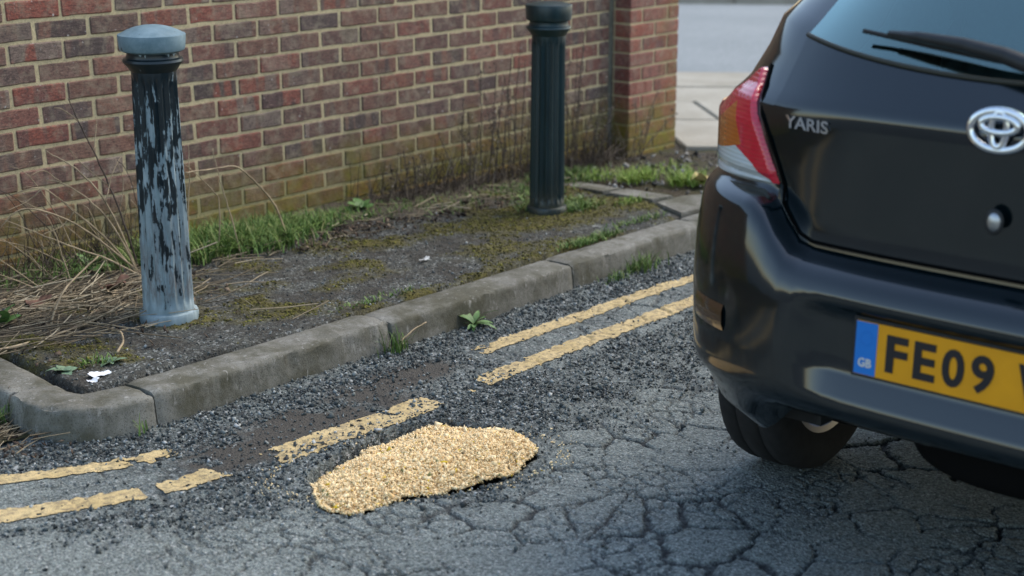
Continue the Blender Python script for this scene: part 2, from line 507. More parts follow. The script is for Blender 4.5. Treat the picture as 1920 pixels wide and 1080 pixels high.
E0 = np.array([3.72, -0.18]); D = np.array([.72, -.694]); N = np.array([.694, .72])
def fp(t, n): q = E0 + D * t + N * n; return (float(q[0]), float(q[1]))
tag(sheet('side_road', [fp(-14, 3.28), fp(16, 3.28), fp(16, 10.3), fp(-14, 10.3)], M['road_far'], lambda x: zp(x) - .012), 'pale grey side road beyond the brick pier', kind='structure')
tag(sheet('far_pavement', [fp(-14, 10.52), fp(16, 10.52), fp(16, 13.5), fp(-14, 13.5)], M['slab'], lambda x: zp(x) + .05), 'pale pavement on the far side of the side road', kind='structure')
def slab_mesh(name, P, zf, th, mat, parent, bev=.006, jig=0.0):
    bm = bmesh.new()
    top = [bm.verts.new((x, y, zf(x) + random.uniform(-jig, jig))) for x, y in P]
    bot = [bm.verts.new((x, y, zf(x) - th)) for x, y in P]
    bm.faces.new(top); bm.faces.new(bot[::-1])
    for k in range(len(P)):
        q = (k + 1) % len(P); bm.faces.new((top[q], top[k], bot[k], bot[q]))
    bmesh.ops.bevel(bm, geom=[e for e in bm.edges if e.verts[0] in top and e.verts[1] in top], offset=bev, segments=2, affect='EDGES')
    return bm_obj(name, bm, mat, parent)
far_kerb = tag(empty('far_kerb', (12, 5.5, zp(12))), 'low pale kerb along the far edge of the side road', kind='structure')
far_kerb.location = (0, 0, 0)
for k in range(-4, 8):
    slab_mesh('kerb_stone', [fp(k * .92, 10.32), fp(k * .92 + .905, 10.32), fp(k * .92 + .905, 10.5), fp(k * .92, 10.5)], lambda x: zp(x) + .07, .14, M['slab'], far_kerb)
fore = tag(empty('forecourt_paving'), 'pale concrete paving between the brick pier and the side road', kind='structure')
for r_, (n0, n1) in enumerate(((0.0, .95), (.955, 1.72), (1.728, 2.42), (2.428, 3.27))):
    for k in range(-1, 6):
        t0 = k * .92 + (.46 if r_ % 2 else 0) + (.06 if r_ == 0 else 0)
        if r_ == 0 and k < 0: continue
        dz = random.uniform(-.006, .006)
        slab_mesh('paving_slab', [fp(t0, n0), fp(t0 + .908, n0), fp(t0 + .908, n1), fp(t0, n1)], lambda x, dz=dz: zp(x) + .022 + dz, .09, M['slab'], fore, jig=.002)

# ------------------------------------------------------------------ brick wall with end pier
TOP0 = 0.98                                    # height of the bed joint above course 0
wall = tag(empty('brick_wall', (0, 0, 0)), 'long mottled red and brown brick wall with cream mortar and an end pier', 'wall')
WX0, WX1 = -1.9, 3.352
def brick_mesh(name, L, D_, H, seed):
    random.seed(seed)
    bm = bmesh.new(); bmesh.ops.create_cube(bm, size=1.0)
    for v in bm.verts: v.co.x *= L; v.co.y *= D_; v.co.z *= H
    bmesh.ops.subdivide_edges(bm, edges=[e for e in bm.edges if abs(e.verts[0].co.x - e.verts[1].co.x) > .01], cuts=3)
    for v in bm.verts: v.co += Vector((random.uniform(-.0016, .0016), random.uniform(-.0018, .0018), random.uniform(-.0018, .0018)))
    ed = [e for e in bm.edges if len(e.link_faces) == 2 and e.calc_face_angle(0) > .6 and min(e.verts[0].co.y, e.verts[1].co.y) < -D_ * .3]
    bmesh.ops.bevel(bm, geom=ed, offset=.0045, segments=1, affect='EDGES')
    bmesh.ops.recalc_face_normals(bm, faces=bm.faces[:])
    me = bpy.data.meshes.new(name); bm.to_mesh(me); bm.free()
    return me
DEP = .10
stretch = [brick_mesh('brick', .2125, DEP, .0640, k) for k in range(6)]
halfs = [brick_mesh('brick', .103, DEP, .0655, 20 + k) for k in range(4)]
def cut_mesh(L, seed): return brick_mesh('brick', L, DEP, .0640, seed)
for me in stretch + halfs: me.materials.append(M['brick'])
rest = []
wall_spots = []
for n in range(-13, 14):
    zc = TOP0 - .075 * n - .0375
    if zc < zp(3.3) - .12: continue
    off = 0.0 if n % 2 == 0 else -.1125
    k = math.floor((WX0 - off) / .225)
    while True:
        a, b = k * .225 + off, (k + 1) * .225 + off
        k += 1
        if a >= WX1 - .02: break
        a2, b2 = max(a, WX0), min(b, WX1 + .004)
        if b2 - a2 < .05: continue
        wall_spots.append((n, (a2 + b2) / 2, zc, b2 - a2 - .0125))
random.seed(77)
for n, xc, zc, L in wall_spots:
    full = abs(L - .2125) < .006
    me = random.choice(stretch) if full else cut_mesh(L, int(xc * 100))
    proud = -.014 if (n >= 12) else 0.0
    y = .0505 + proud + random.uniform(-.0015, .0018)
    loc = Vector((xc + random.uniform(-.0015, .0015), y - .0005, zc + random.uniform(-.0015, .0015)))
    if n < -2 or xc < -.45 or n > 13:
        rest.append((me, loc)); continue
    if not full: me.materials.append(M['brick'])
    b = bpy.data.objects.new('brick', me); COL.objects.link(b)
    b.parent = wall; b.location = loc; b.rotation_euler = (0, random.uniform(-.006, .006), 0)
    if n >= 12:
        for sl in b.material_slots: sl.link = 'OBJECT'; sl.material = M['brick_red']
bm = bmesh.new()
for me, loc in rest:
    k0 = len(bm.verts); bm.from_mesh(me); bm.verts.ensure_lookup_table()
    bmesh.ops.translate(bm, verts=bm.verts[k0:], vec=loc)
r_ = bm_obj('upper_brickwork', bm, M['brick'], wall); tag(r_, kind='stuff')
TOPZ = TOP0 + .075 * 13
core = bevel_box('mortar_core', (WX1 - WX0 - .008, .19, TOPZ + .3), M['mortar'], 0, parent=wall)
core.location = ((WX0 + WX1) / 2, -.0 + .095 + .0045, TOPZ - (TOPZ + .3) / 2)
# coping stones out of the frame
random.seed(3)
for k in range(6):
    cp = bevel_box('coping_stone', (.90, .28, .06), M['slab'], .012, parent=wall)
    cp.location = (WX0 + .46 + k * .905 - .02, .09, TOPZ + .032)
# pier: red bricks, half a brick proud of the wall, bonded alternately
PX0, PX1, PY0, PY1 = 3.392, 3.826, -.105, .24
pier = bpy.data.objects.new('pier', None); pier.empty_display_size = .1
COL.objects.link(pier); pier.parent = wall; pier.location = (0, 0, 0)
tag(pier, 'red brick end pier standing proud of the wall')
pc = bevel_box('mortar_core', (PX1 - PX0 - .009, PY1 - PY0 - .009, TOPZ + .35), M['mortar'], 0, parent=pier)
pc.location = ((PX0 + PX1) / 2, (PY0 + PY1) / 2, TOPZ + .02 - (TOPZ + .35) / 2)
mj = bevel_box('movement_joint', (.036, .06, TOPZ + .2), simple('joint_sealant', (.16, .155, .115), .8, var=.25, scale=20), 0, parent=wall)
mj.location = ((WX1 + PX0) / 2, .036, TOPZ - (TOPZ + .2) / 2)
pmesh = {}
def pbrick(lx, ly, seed):
    key = (round(lx, 3), round(ly, 3), seed % 3)
    if key not in pmesh:
        random.seed(seed % 3 + 50)
        bm = bmesh.new(); bmesh.ops.create_cube(bm, size=1.0)
        for v in bm.verts: v.co.x *= lx; v.co.y *= ly; v.co.z *= .0655
        bmesh.ops.bevel(bm, geom=bm.edges[:], offset=.0045, segments=1, affect='EDGES')
        for v in bm.verts: v.co += Vector((random.uniform(-.0012, .0012), random.uniform(-.0012, .0012), random.uniform(-.0012, .0012)))
        me = bpy.data.meshes.new('brick'); bm.to_mesh(me); bm.free(); me.materials.append(M['brick_red']); pmesh[key] = me
    return pmesh[key]
bm_rest = bmesh.new()
prng = random.Random(9)
for n in range(-13, 15):
    zc = TOP0 - .075 * n - .0375 + .012
    W = PX1 - PX0
    segs = [(PX0, PX0 + .212), (PX0 + .222, PX1)] if n % 2 == 0 else [(PX0, PX0 + .102), (PX0 + .112, PX0 + .327), (PX0 + .337, PX1)]
    items = []
    for (a, b) in segs: items.append(((a + b) / 2, PY0 + .051, b - a, .102))
    items.append((PX0 + .051, (PY0 + .112 + PY1) / 2, .102, PY1 - PY0 - .112))      # west face
    items.append((PX1 - .051, (PY0 + .112 + PY1) / 2, .102, PY1 - PY0 - .112))
    items.append(((PX0 + PX1) / 2, PY1 - .045, W - .224, .09))
    for (x, y, lx, ly) in items:
        j = prng.uniform(-.001, .001)
        me = pbrick(lx, ly, prng.randint(0, 99))
        if n < -2:
            k0 = len(bm_rest.verts); bm_rest.from_mesh(me); bm_rest.verts.ensure_lookup_table()
            bmesh.ops.translate(bm_rest, verts=bm_rest.verts[k0:], vec=(x, y + j, zc)); continue
        b = bpy.data.objects.new('brick', me); COL.objects.link(b); b.parent = pier; b.location = (x + j, y + j, zc)
tag(bm_obj('upper_brickwork', bm_rest, M['brick_red'], pier), kind='stuff')
pcap = bevel_box('pier_cap', (.52, .44, .07), M['slab'], .015, parent=pier); pcap.location = ((PX0 + PX1) / 2, .06, TOPZ + .065)

# ------------------------------------------------------------------ kerb
KP = [(5.2, -1.20), (4.3, -1.24), (3.3, -1.288), (2.52, -1.325), (2.2, -1.340), (1.8, -1.357), (1.334, -1.381), (.9, -1.405), (.325, -1.434), (-.1, -1.455), (-.42, -1.468), (-.636, -1.473),
      (-.785, -1.454), (-.880, -1.395), (-.918, -1.29), (-.908, -1.16), (-.885, -.95), (-.86, -.62), (-.84, -.2), (-.835, -.03)]
kp = np.array(catmull(KP, 12))
kt = np.gradient(kp, axis=0); kt /= np.linalg.norm(kt, axis=1)[:, None]
kn = np.stack([kt[:, 1], -kt[:, 0]], 1)                      # towards the pavement
if (kn[20] @ np.array([0, 1])) < 0: kn = -kn
KW = .145
kback = kp + kn * KW
klen = np.concatenate([[0], np.cumsum(np.linalg.norm(np.diff(kp, axis=0), axis=1))])
kerb = tag(empty('kerb'), 'weathered grey concrete kerb turning the corner below the near bollard', kind='structure')
def k_at(x=None, y=None):
    i = np.argmin(np.abs(kp[:, 0] - x) + (0 if y is None else np.abs(kp[:, 1] - y)) + (np.arange(len(kp)) > 150) * (9 if y is None else 0)); return klen[i]
cuts = [0.0, k_at(4.3), k_at(3.3), k_at(2.30), k_at(1.334), k_at(.325), k_at(-.640), k_at(-.908, -1.16), k_at(-.872, -.75), klen[-1]]
def kerb_stone(s0, s1, seed, sink=0.0, back=0.0):
    g = .0035
    S = np.linspace(s0 + g, s1 - g, max(8, int((s1 - s0) / .018)))
    c = np.stack([np.interp(S, klen, kp[:, i]) for i in (0, 1)], 1)
    nn = np.stack([np.interp(S, klen, kn[:, i]) for i in (0, 1)], 1)
    prof = [(KW, -.2), (KW, -.012), (KW - .008, -.003), (KW * .75, 0), (KW * .5, .001), (KW * .3, 0), (.016, -.0006), (.007, -.0035), (.002, -.010), (0, -.026), (-.004, -.06), (-.008, -.09), (-.012, -.13), (-.012, -.2)]
    V = np.zeros((len(S), len(prof), 3))
    for j, (o, h) in enumerate(prof):
        pr = 1.0 if 2 < j < 12 else .3
        w = (fbm(S * 1.0 + seed * 3, np.full_like(S, o * 4 + h * 6), .05, 40 + seed, 3) - .5) * .013 * pr
        chip = np.clip(vn(S + seed, np.full_like(S, 2.0 + j * .02), .035, 60 + seed) - .78, 0, 1) * .05 * (1 if 6 <= j <= 9 else 0)
        endr = np.minimum(S - S[0], S[-1] - S); er = .006 * np.exp(-endr / .008) * (1 if j > 1 else 0)
        q = c + nn * (o + back + w * .5 + chip + (er if o < .03 else 0))[:, None]
        V[:, j, :2] = q
        V[:, j, 2] = zp(q[:, 0]) + .002 + h + w - chip * .6 - er - sink
    nS, nP = len(S), len(prof)
    F = [tuple(r) for r in grid_faces(nS, nP)]
    F += [tuple(range(nP)), tuple((nS - 1) * nP + j for j in range(nP))[::-1]]
    o = mesh_np('kerb_stone', V.reshape(-1, 3), F, M['kerb'], kerb, smooth=False)
    bm = bmesh.new(); bm.from_mesh(o.data); bmesh.ops.recalc_face_normals(bm, faces=bm.faces[:]); bm.to_mesh(o.data); bm.free()
    o.data.shade_smooth(); 
    o.data.set_sharp_from_angle(angle=R(50))
for k in range(len(cuts) - 1):
    kerb_stone(cuts[k], cuts[k + 1], k, sink=(0, 0, 0, 0, .003, 0, .004, .006, .01)[k], back=(0, 0, 0, 0, 0, .006, 0, 0, 0)[k])

# ------------------------------------------------------------------ road surface with cracks and the pothole
PATCH = [(-.665, -2.17), (-.60, -2.08), (-.46, -2.02), (-.305, -1.99), (-.167, -1.978), (-.06, -2.005), (-.005, -2.11), (.022, -2.21), (-.045, -2.345),
         (-.14, -2.395), (-.244, -2.418), (-.375, -2.405), (-.473, -2.353), (-.593, -2.322), (-.69, -2.30), (-.705, -2.23)]
PATCH = [tuple(map(float, q)) for q in catmull(PATCH, 5, True)]
L1X = [-2.3, -1.6, -1.15, -.97, -.775, -.3, .516, 1.1, 1.72, 3.3]; L1Y = [-.90, -1.27, -1.51, -1.59, -1.655, -1.675, -1.645, -1.625, -1.615, -1.56]
L2X = [-2.3, -1.6, -1.276, -1.095, -.93, -.57, -.1, .35, .845, 1.43, 3.3]; L2Y = [-1.12, -1.50, -1.715, -1.785, -1.845, -1.893, -1.886, -1.852, -1.823, -1.81, -1.745]
def line_y(which, x): return np.interp(x, *((L1X, L1Y) if which == 1 else (L2X, L2Y)))
def loose_f(x, y):
    yb = np.interp(x, [-1.6, -1.32, -.83, -.45, -.05, .6, 1.5, 3], [-1.65, -1.84, -2.12, -2.44, -2.36, -2.26, -2.15, -2.05])
    n = (fbm(x, y, .30, 3, 4) - .5) * .42 + (fbm(x, y, .07, 8, 3) - .5) * .22
    l = sstep(-.10, .14, y - yb + n) * (.55 + .45 * sstep(.35, .6, fbm(x, y, .16, 33, 4)))
    betw = (y < line_y(1, x)) & (y > line_y(2, x) - .10)
    left = betw * sstep(-.70, -1.0, x) * .75 + betw * sstep(.35, .6, x) * .55       # firmer surface under the lines
    return np.clip(l - left * (.6 + .5 * (fbm(x, y, .08, 30, 3) - .2)), 0, 1)
def mud_f(x, y):
    n = fbm(x, y, .12, 15, 4)
    m = sstep(.28, .05, np.abs(x + .30) * .55) * sstep(.17, .05, np.abs(y + 1.755)) 
    m2 = sstep(.25, .08, np.abs(x - .12) * .8) * sstep(.12, .03, np.abs(y + 1.66))
    m3 = sstep(.16, .05, np.abs(x + .66)) * sstep(.12, .04, np.abs(y + 1.80))
    return np.clip(np.maximum(np.maximum(m, m2), m3) * 1.7 * sstep(.28, .48, n), 0, 1)
def crack_f(x, y):
    wx = x + (fbm(x, y, .035, 50, 3) - .5) * .034 + (fbm(x, y, .5, 51, 2) - .5) * .20; wy = y + (fbm(x, y, .035, 55, 3) - .5) * .034 + (fbm(x, y, .5, 57, 2) - .5) * .20
    e, cid = voro_edge(wx, wy * 1.1, .155, 5)
    wid = .0014 + .0072 * sstep(.35, .75, fbm(x, y, .25, 70, 3))
    c1 = sstep(wid * 1.5, wid * .5, e)
    e2, _ = voro_edge(wx * 1.0, wy, .062, 9)
    c2 = sstep(.0042, .0014, e2) * sstep(.50, .64, fbm(x, y, .22, 75, 3))
    zone = sstep(-1.25, -1.0, x) * .85 + .15
    keep = sstep(.30, .42, fbm(x, y, .22, 77, 3))
    return np.clip(np.maximum(c1 * keep, c2 * .8) * zone, 0, 1), cid
def pit_f(x, y):
    sd = sdist(x, y, PATCH)
    up = sstep(-2.2, -2.0, y + .12 * (x + .35))
    m = .006 + .020 * up * sstep(.05, -.2, x)
    sd = sd + (fbm(x, y, .03, 81, 3) - .5) * .022
    return sstep(m + .004, m - .012, sd)
def road_h(x, y, full=False):
    lo = loose_f(x, y); cr, cid = crack_f(x, y); mu = mud_f(x, y); pit = pit_f(x, y)
    cr = cr * (1 - lo)
    h = (fbm(x, y, .5, 20, 3) - .5) * .014 + (fbm(x, y, .05, 24, 3) - .5) * .003
    h = h + (cid - .5) * .004 * (1 - lo)
    h = h + lo * ((fbm(x, y, .018, 28, 2) - .5) * .012 - .006) * (1 - mu * .7)
    h = h - cr * .010 - pit * .062
    h = h + sstep(.10, .0, pl_dist(x, y, [tuple(q) for q in kp[::6]])) * .006
    return (h, lo, cr, mu, pit) if full else h
def axis(a, f0, f1, b, fine, coarse):
    return np.concatenate([np.arange(a, f0, coarse), np.arange(f0, f1, fine), np.arange(f1, b, coarse), [b]])
xs = axis(GX0, -1.55, 1.9, GX1, .0058, .03); ys = axis(GY0, -3.72, -1.32, GY1, .0058, .03)
X, Y = np.meshgrid(xs, ys, indexing='ij')
h, lo, cr, mu, pit = road_h(X, Y, True)
rim = np.minimum.reduce([X - GX0, GX1 - X, Y - GY0]) < .001
V = np.stack([X, Y, zr(X) + np.where(rim, -.012, h)], -1).reshape(-1, 3)
road = tag(mesh_np('road', V, grid_faces(len(xs), len(ys)), M['road'], smooth=True,
                   attrs={'loose': np.clip(lo + pit, 0, 1), 'crack': cr, 'mud': np.clip(mu * (1 - pit), 0, 1)}),
           'broken grey asphalt road with alligator cracks and loose chippings', kind='structure')

def yellow_line(which, x0, x1, hw):
    xs = np.arange(x0, x1, .0055); vs = np.linspace(-hw - .022, hw + .022, 27)
    X, W = np.meshgrid(xs, vs, indexing='ij')
    slope = np.gradient(line_y(which, xs), xs); k = np.ones(25) / 25
    yc = np.convolve(np.pad(line_y(which, xs), 12, 'edge'), k, 'valid')
    sl = np.convolve(np.pad(slope, 12, 'edge'), k, 'valid')
    Xw = X - W * sl[:, None] / np.sqrt(1 + sl ** 2)[:, None]; Yw = yc[:, None] + W / np.sqrt(1 + sl ** 2)[:, None]
    if which == 1:
        pres = np.interp(X, [-1.3, -1.0, -.88, -.76, -.70, .42, .50, .62, .8], [.88, .84, .74, .55, 0, 0, .58, .78, .88])
    else:
        pres = np.interp(X, [-1.4, -.95, -.945, -.915, -.90, -.76, -.72, -.60, -.55, -.1, .03, .07, .12, .20, .25, .31, .45, .8],
                            [.90, .90, .15, .15, .80, .72, .42, .36, .72, .76, .72, .0, .12, .34, .2, .62, .74, .88])
    n = fbm(Xw, Yw, .06, 90 + which, 4) * .70 + fbm(Xw, Yw, .014, 95 + which, 3) * .30
    hw = hw + (.010 * sstep(-.62, -.52, Xw) * sstep(.08, .0, Xw) if which == 2 else 0)
    edge = sstep(hw + .008, hw - .007, np.abs(W) + (fbm(Xw, Yw, .02, 99, 3) - .5) * .016)
    keep = (n < .20 + .62 * pres) & (edge > .5)
    keep &= (pit_f(Xw, Yw) < .3)
    h = road_h(Xw, Yw)
    F = grid_faces(len(xs), len(vs))
    kf = keep.reshape(-1)
    F = F[kf[F].sum(1) >= 3]
    used = np.unique(F); mp = np.zeros(X.size, int); mp[used] = np.arange(len(used))
    V = np.stack([Xw, Yw, zr(Xw) + h * .97 + .0030], -1).reshape(-1, 3)[used]
    o = mesh_np('yellow_line', V, mp[F], M['yellow'], road, smooth=True)
    return o
tag(yellow_line(1, -2.2, 3.1, .037), 'worn yellow line nearer the kerb, missing along its middle')
tag(yellow_line(2, -2.2, 3.1, .041), 'cracked yellow line running past the filled pothole')

# ------------------------------------------------------------------ pavement tarmac
KB = [tuple(map(float, q)) for q in kback]
PAVP = KB + [(-.68, .05), (5.2, .05)]
xs = np.arange(-.86, 2.47, .0068); ys = np.arange(-1.36, .0, .0068)
X, Y = np.meshgrid(xs, ys, indexing='ij')
ins = in_poly(X, Y, PAVP) & (X < 2.462)
dk = pl_dist(X, Y, KB[::4])
def blob(x, y, cx, cy, rx, ry): return np.exp(-((x - cx) / rx) ** 2 - ((y - cy) / ry) ** 2)
def moss_f(x, y):
    n = fbm(x, y, .16, 110, 5)
    b = (1.1 * blob(x, y, 1.75, -.78, .42, .24) + .9 * blob(x, y, 2.25, -.72, .4, .30) + .75 * blob(x, y, .22, -.78, .30, .22) + .8 * blob(x, y, -.60, -.92, .16, .22)
         + .45 * blob(x, y, .9, -.62, .5, .14) + .5 * blob(x, y, .02, -1.08, .2, .10))
    d = pl_dist(x, y, KB[::4])
    b = b + .95 * sstep(.13, .02, d) * sstep(-.1, .3, x) * sstep(2.6, 1.2, x)
    return np.clip((b + (n - .5) * 2.6 - .28) * 1.5, 0, 1)
def soil_f(x, y):
    n = fbm(x, y, .14, 130, 5)
    edge = np.interp(x, [-.9, -.3, .0, .33, .77, 1.15, 1.6, 2.3], [-.95, -.75, -.55, -.40, -.45, -.36, -.40, -.45])
    return np.clip(sstep(-.10, .14, y - edge + (n - .5) * .45), 0, 1)
def pav_h(x, y):
    so, mo = soil_f(x, y), moss_f(x, y)
    d = pl_dist(x, y, KB[::4])
    gap = .012 + .035 * blob(x, y, -.42, -1.28, .16, .1) + .032 * blob(x, y, -.69, -1.05, .1, .14) + .006 * fbm(x, y, .1, 141, 2)
    gap = gap * (.6 + .8 * fbm(x, y, .06, 140, 3))
    h = (fbm(x, y, .45, 150, 3) - .5) * .018 + (fbm(x, y, .02, 155, 3) - .5) * .007
    h = h + mo * (.004 + .010 * fbm(x, y, .03, 160, 3)) + so * (fbm(x, y, .06, 165, 4) * .030 + .004)
    lift = sstep(.20, .0, d) * .010 * sstep(.2, -.3, x)
    return h + lift - .05 * sstep(gap, gap * .35, d)
h = pav_h(X, Y)
V = np.stack([X, Y, zp(X) - .004 + h], -1).reshape(-1, 3)
F = grid_faces(len(xs), len(ys)); kf = ins.reshape(-1); F = F[kf[F].sum(1) >= 3]
used = np.unique(F); mp = np.zeros(X.size, int); mp[used] = np.arange(len(used))
tag(mesh_np('pavement', V[used], mp[F], M['pavement'], smooth=True, attrs={'moss': moss_f(X, Y).ravel()[used], 'soil': soil_f(X, Y).ravel()[used]}),
    'mossy dark tarmac pavement between the kerb and the brick wall', kind='structure')
# rough soil past the tarmac, and the verge round the corner
def soil_patch(name, x0, x1, y0, y1, zf, label, seed, cell=.012):
    xs = np.arange(x0, x1, cell); ys = np.arange(y0, y1, cell)
    X, Y = np.meshgrid(xs, ys, indexing='ij')
    h = fbm(X, Y, .25, seed, 4) * .03 + fbm(X, Y, .04, seed + 5, 3) * .014 - .025
    V = np.stack([X, Y, zf(X) + h], -1).reshape(-1, 3)
    return tag(mesh_np(name, V, grid_faces(len(xs), len(ys)), M['soil'], smooth=True), label, kind='structure')
soil_patch('bare_soil', 2.52, 5.2, -1.20, 0.1, lambda x: zp(x) - .005, 'rough bare soil with rubble by the brick pier', 200)
soil_patch('verge', -2.2, -.86, -1.30, .05, lambda x: zr(x) + .012, 'littered earth verge round the corner of the kerb', 210)
edging = tag(empty('stone_edging'), 'flat concrete edging set across the pavement near the car', kind='structure')
for P in ([(2.455, -.40), (2.60, -.41), (2.615, -.66), (2.468, -.65)], [(2.468, -.665), (2.616, -.675), (2.635, -.93), (2.482, -.92)],
          [(2.34, -1.175), (2.45, -.955), (2.66, -.95), (2.78, -1.02), (2.72, -1.19)]):
    slab_mesh('edging_stone', P, lambda x: zp(x) + .012, .1, M['kerb'], edging, jig=.003)

# ------------------------------------------------------------------ crumbs filling the pothole
patch = tag(empty('crumb_filling', (-.34, -2.2, zr(-.34))), 'golden yellow crumbs heaped into the pothole beside the broken yellow line', 'crumb pile')
def crumb_z(x, y):
    sd = -sdist(x, y, PATCH)
    far = sstep(-2.34, -2.0, y + .22 * (x + .34))
    z = .010 - .034 * far * sstep(.25, -.1, x) + .024 * sstep(0, .14, sd) - .010 * sstep(.02, 0, sd)
    return z + (fbm(x, y, .11, 230, 3) - .5) * .020 + (fbm(x, y, .02, 235, 3) - .5) * .010
xs = np.arange(-.74, .06, .0075); ys = np.arange(-2.46, -1.95, .0075)
X, Y = np.meshgrid(xs, ys, indexing='ij')
ins = sdist(X, Y, PATCH) + (fbm(X, Y, .03, 240, 2) - .5) * .02 < .006
Z = zr(X) + crumb_z(X, Y)
V = np.stack([X + .34, Y + 2.2, Z - zr(-.34) - .003], -1).reshape(-1, 3)
F = grid_faces(len(xs), len(ys)); kf = ins.reshape(-1); F = F[kf[F].all(1)]
used = np.unique(F); mp = np.zeros(X.size, int); mp[used] = np.arange(len(used))
s = NT('crumb_bed', .9, .2); c = s.mix(s.noise(s.pos(), 45, 5, .75), (.55, .36, .17), (.84, .62, .34)); s.color(c); s.bump(s.noise(s.pos(), 160, 4, .75), 1.0, .008)
mesh_np('crumb_bed', V[used], mp[F], s.m, patch, smooth=True)
n = 130000
cx, cy = rng.uniform(-.74, .06, n), rng.uniform(-2.46, -1.95, n)
ok = sdist(cx, cy, PATCH) + (fbm(cx, cy, .03, 240, 2) - .5) * .024 < .010
cx, cy = cx[ok][:36000], cy[ok][:36000]
sc = rng.lognormal(math.log(.0050), .48, len(cx))
scl = np.stack([sc * rng.uniform(.8, 1.6, len(cx)), sc * rng.uniform(.6, 1.0, len(cx)), sc * rng.uniform(.5, .9, len(cx))], 1)
k_ = 420; ax_ = rng.uniform(0, 6.28, k_); ar_ = 1.0 + np.abs(rng.normal(0, .10, k_))
sx_, sy_ = -.34 + .36 * ar_ * np.cos(ax_) , -2.20 + .22 * ar_ * np.sin(ax_) - .12 * np.cos(ax_)
ok = (sdist(sx_, sy_, PATCH) > .004); sx_, sy_ = sx_[ok], sy_[ok]
scatter('stray_crumbs', STONES, OCT_F, np.stack([sx_ + .34, sy_ + 2.2, zr(sx_) + road_h(sx_, sy_) - zr(-.34) + .002], 1), rng.uniform(.003, .0075, (len(sx_), 1)) * rng.uniform(.6, 1.3, (len(sx_), 3)), M['crumb'], patch)
scatter('crumbs', STONES, OCT_F, np.stack([cx + .34, cy + 2.2, zr(cx) + crumb_z(cx, cy) - zr(-.34) + rng.uniform(-.001, .007, len(cx))], 1), scl, M['crumb'], patch)

# ------------------------------------------------------------------ loose chippings
n = 150000
px_, py_ = rng.uniform(-1.5, 2.3, n), rng.uniform(-3.2, -1.36, n)
lo = loose_f(px_, py_); mu = mud_f(px_, py_)
dens = np.clip(lo * (1 - .75 * mu) * (.45 + .9 * fbm(px_, py_, .12, 250, 3)), 0, 1) + .015
dens = np.where(pl_dist(px_, py_, [tuple(q) for q in kp[::6]]) < .20, np.maximum(dens, .75), dens)
dens = np.where((py_ > line_y(2, px_) - .05) & (py_ < line_y(1, px_) + .045) & ((px_ > .45) | (px_ < -.75)), dens * .10, dens)
ok = (rng.random(n) < dens * .62) & (sdist(px_, py_, PATCH) > .004)
ok &= ~in_poly(px_, py_, [tuple(q) for q in kp] + [(-.8, .5), (2.5, .5)])
px_, py_ = px_[ok], py_[ok]
sc = np.clip(rng.lognormal(math.log(.0072), .40, len(px_)), .003, .022)
scl = sc[:, None] * rng.uniform(.65, 1.25, (len(px_), 3))
hz = road_h(px_, py_)
tag(scatter('loose_chippings', STONES, OCT_F, np.stack([px_, py_, zr(px_) + hz + sc * .22], 1), scl, M['gravel']), 'loose dark stone chippings strewn over the broken road')
n = 9000
px_, py_ = rng.uniform(-.8, 2.45, n), rng.uniform(-1.33, -.3, n)
ok = in_poly(px_, py_, PAVP) & (rng.random(n) < .25 + .75 * (1 - soil_f(px_, py_)) * fbm(px_, py_, .15, 260, 3)) & (rng.random(n) > moss_f(px_, py_) * .8)
px_, py_ = px_[ok], py_[ok]
sc = np.clip(rng.lognormal(math.log(.005), .4, len(px_)), .002, .014)
tag(scatter('pavement_grit', STONES, OCT_F, np.stack([px_, py_, zp(px_) - .004 + pav_h(px_, py_) + sc * .2], 1), sc[:, None] * rng.uniform(.65, 1.3, (len(px_), 3)), M['gravel']), 'small grey grit and pale stone flecks on the pavement')

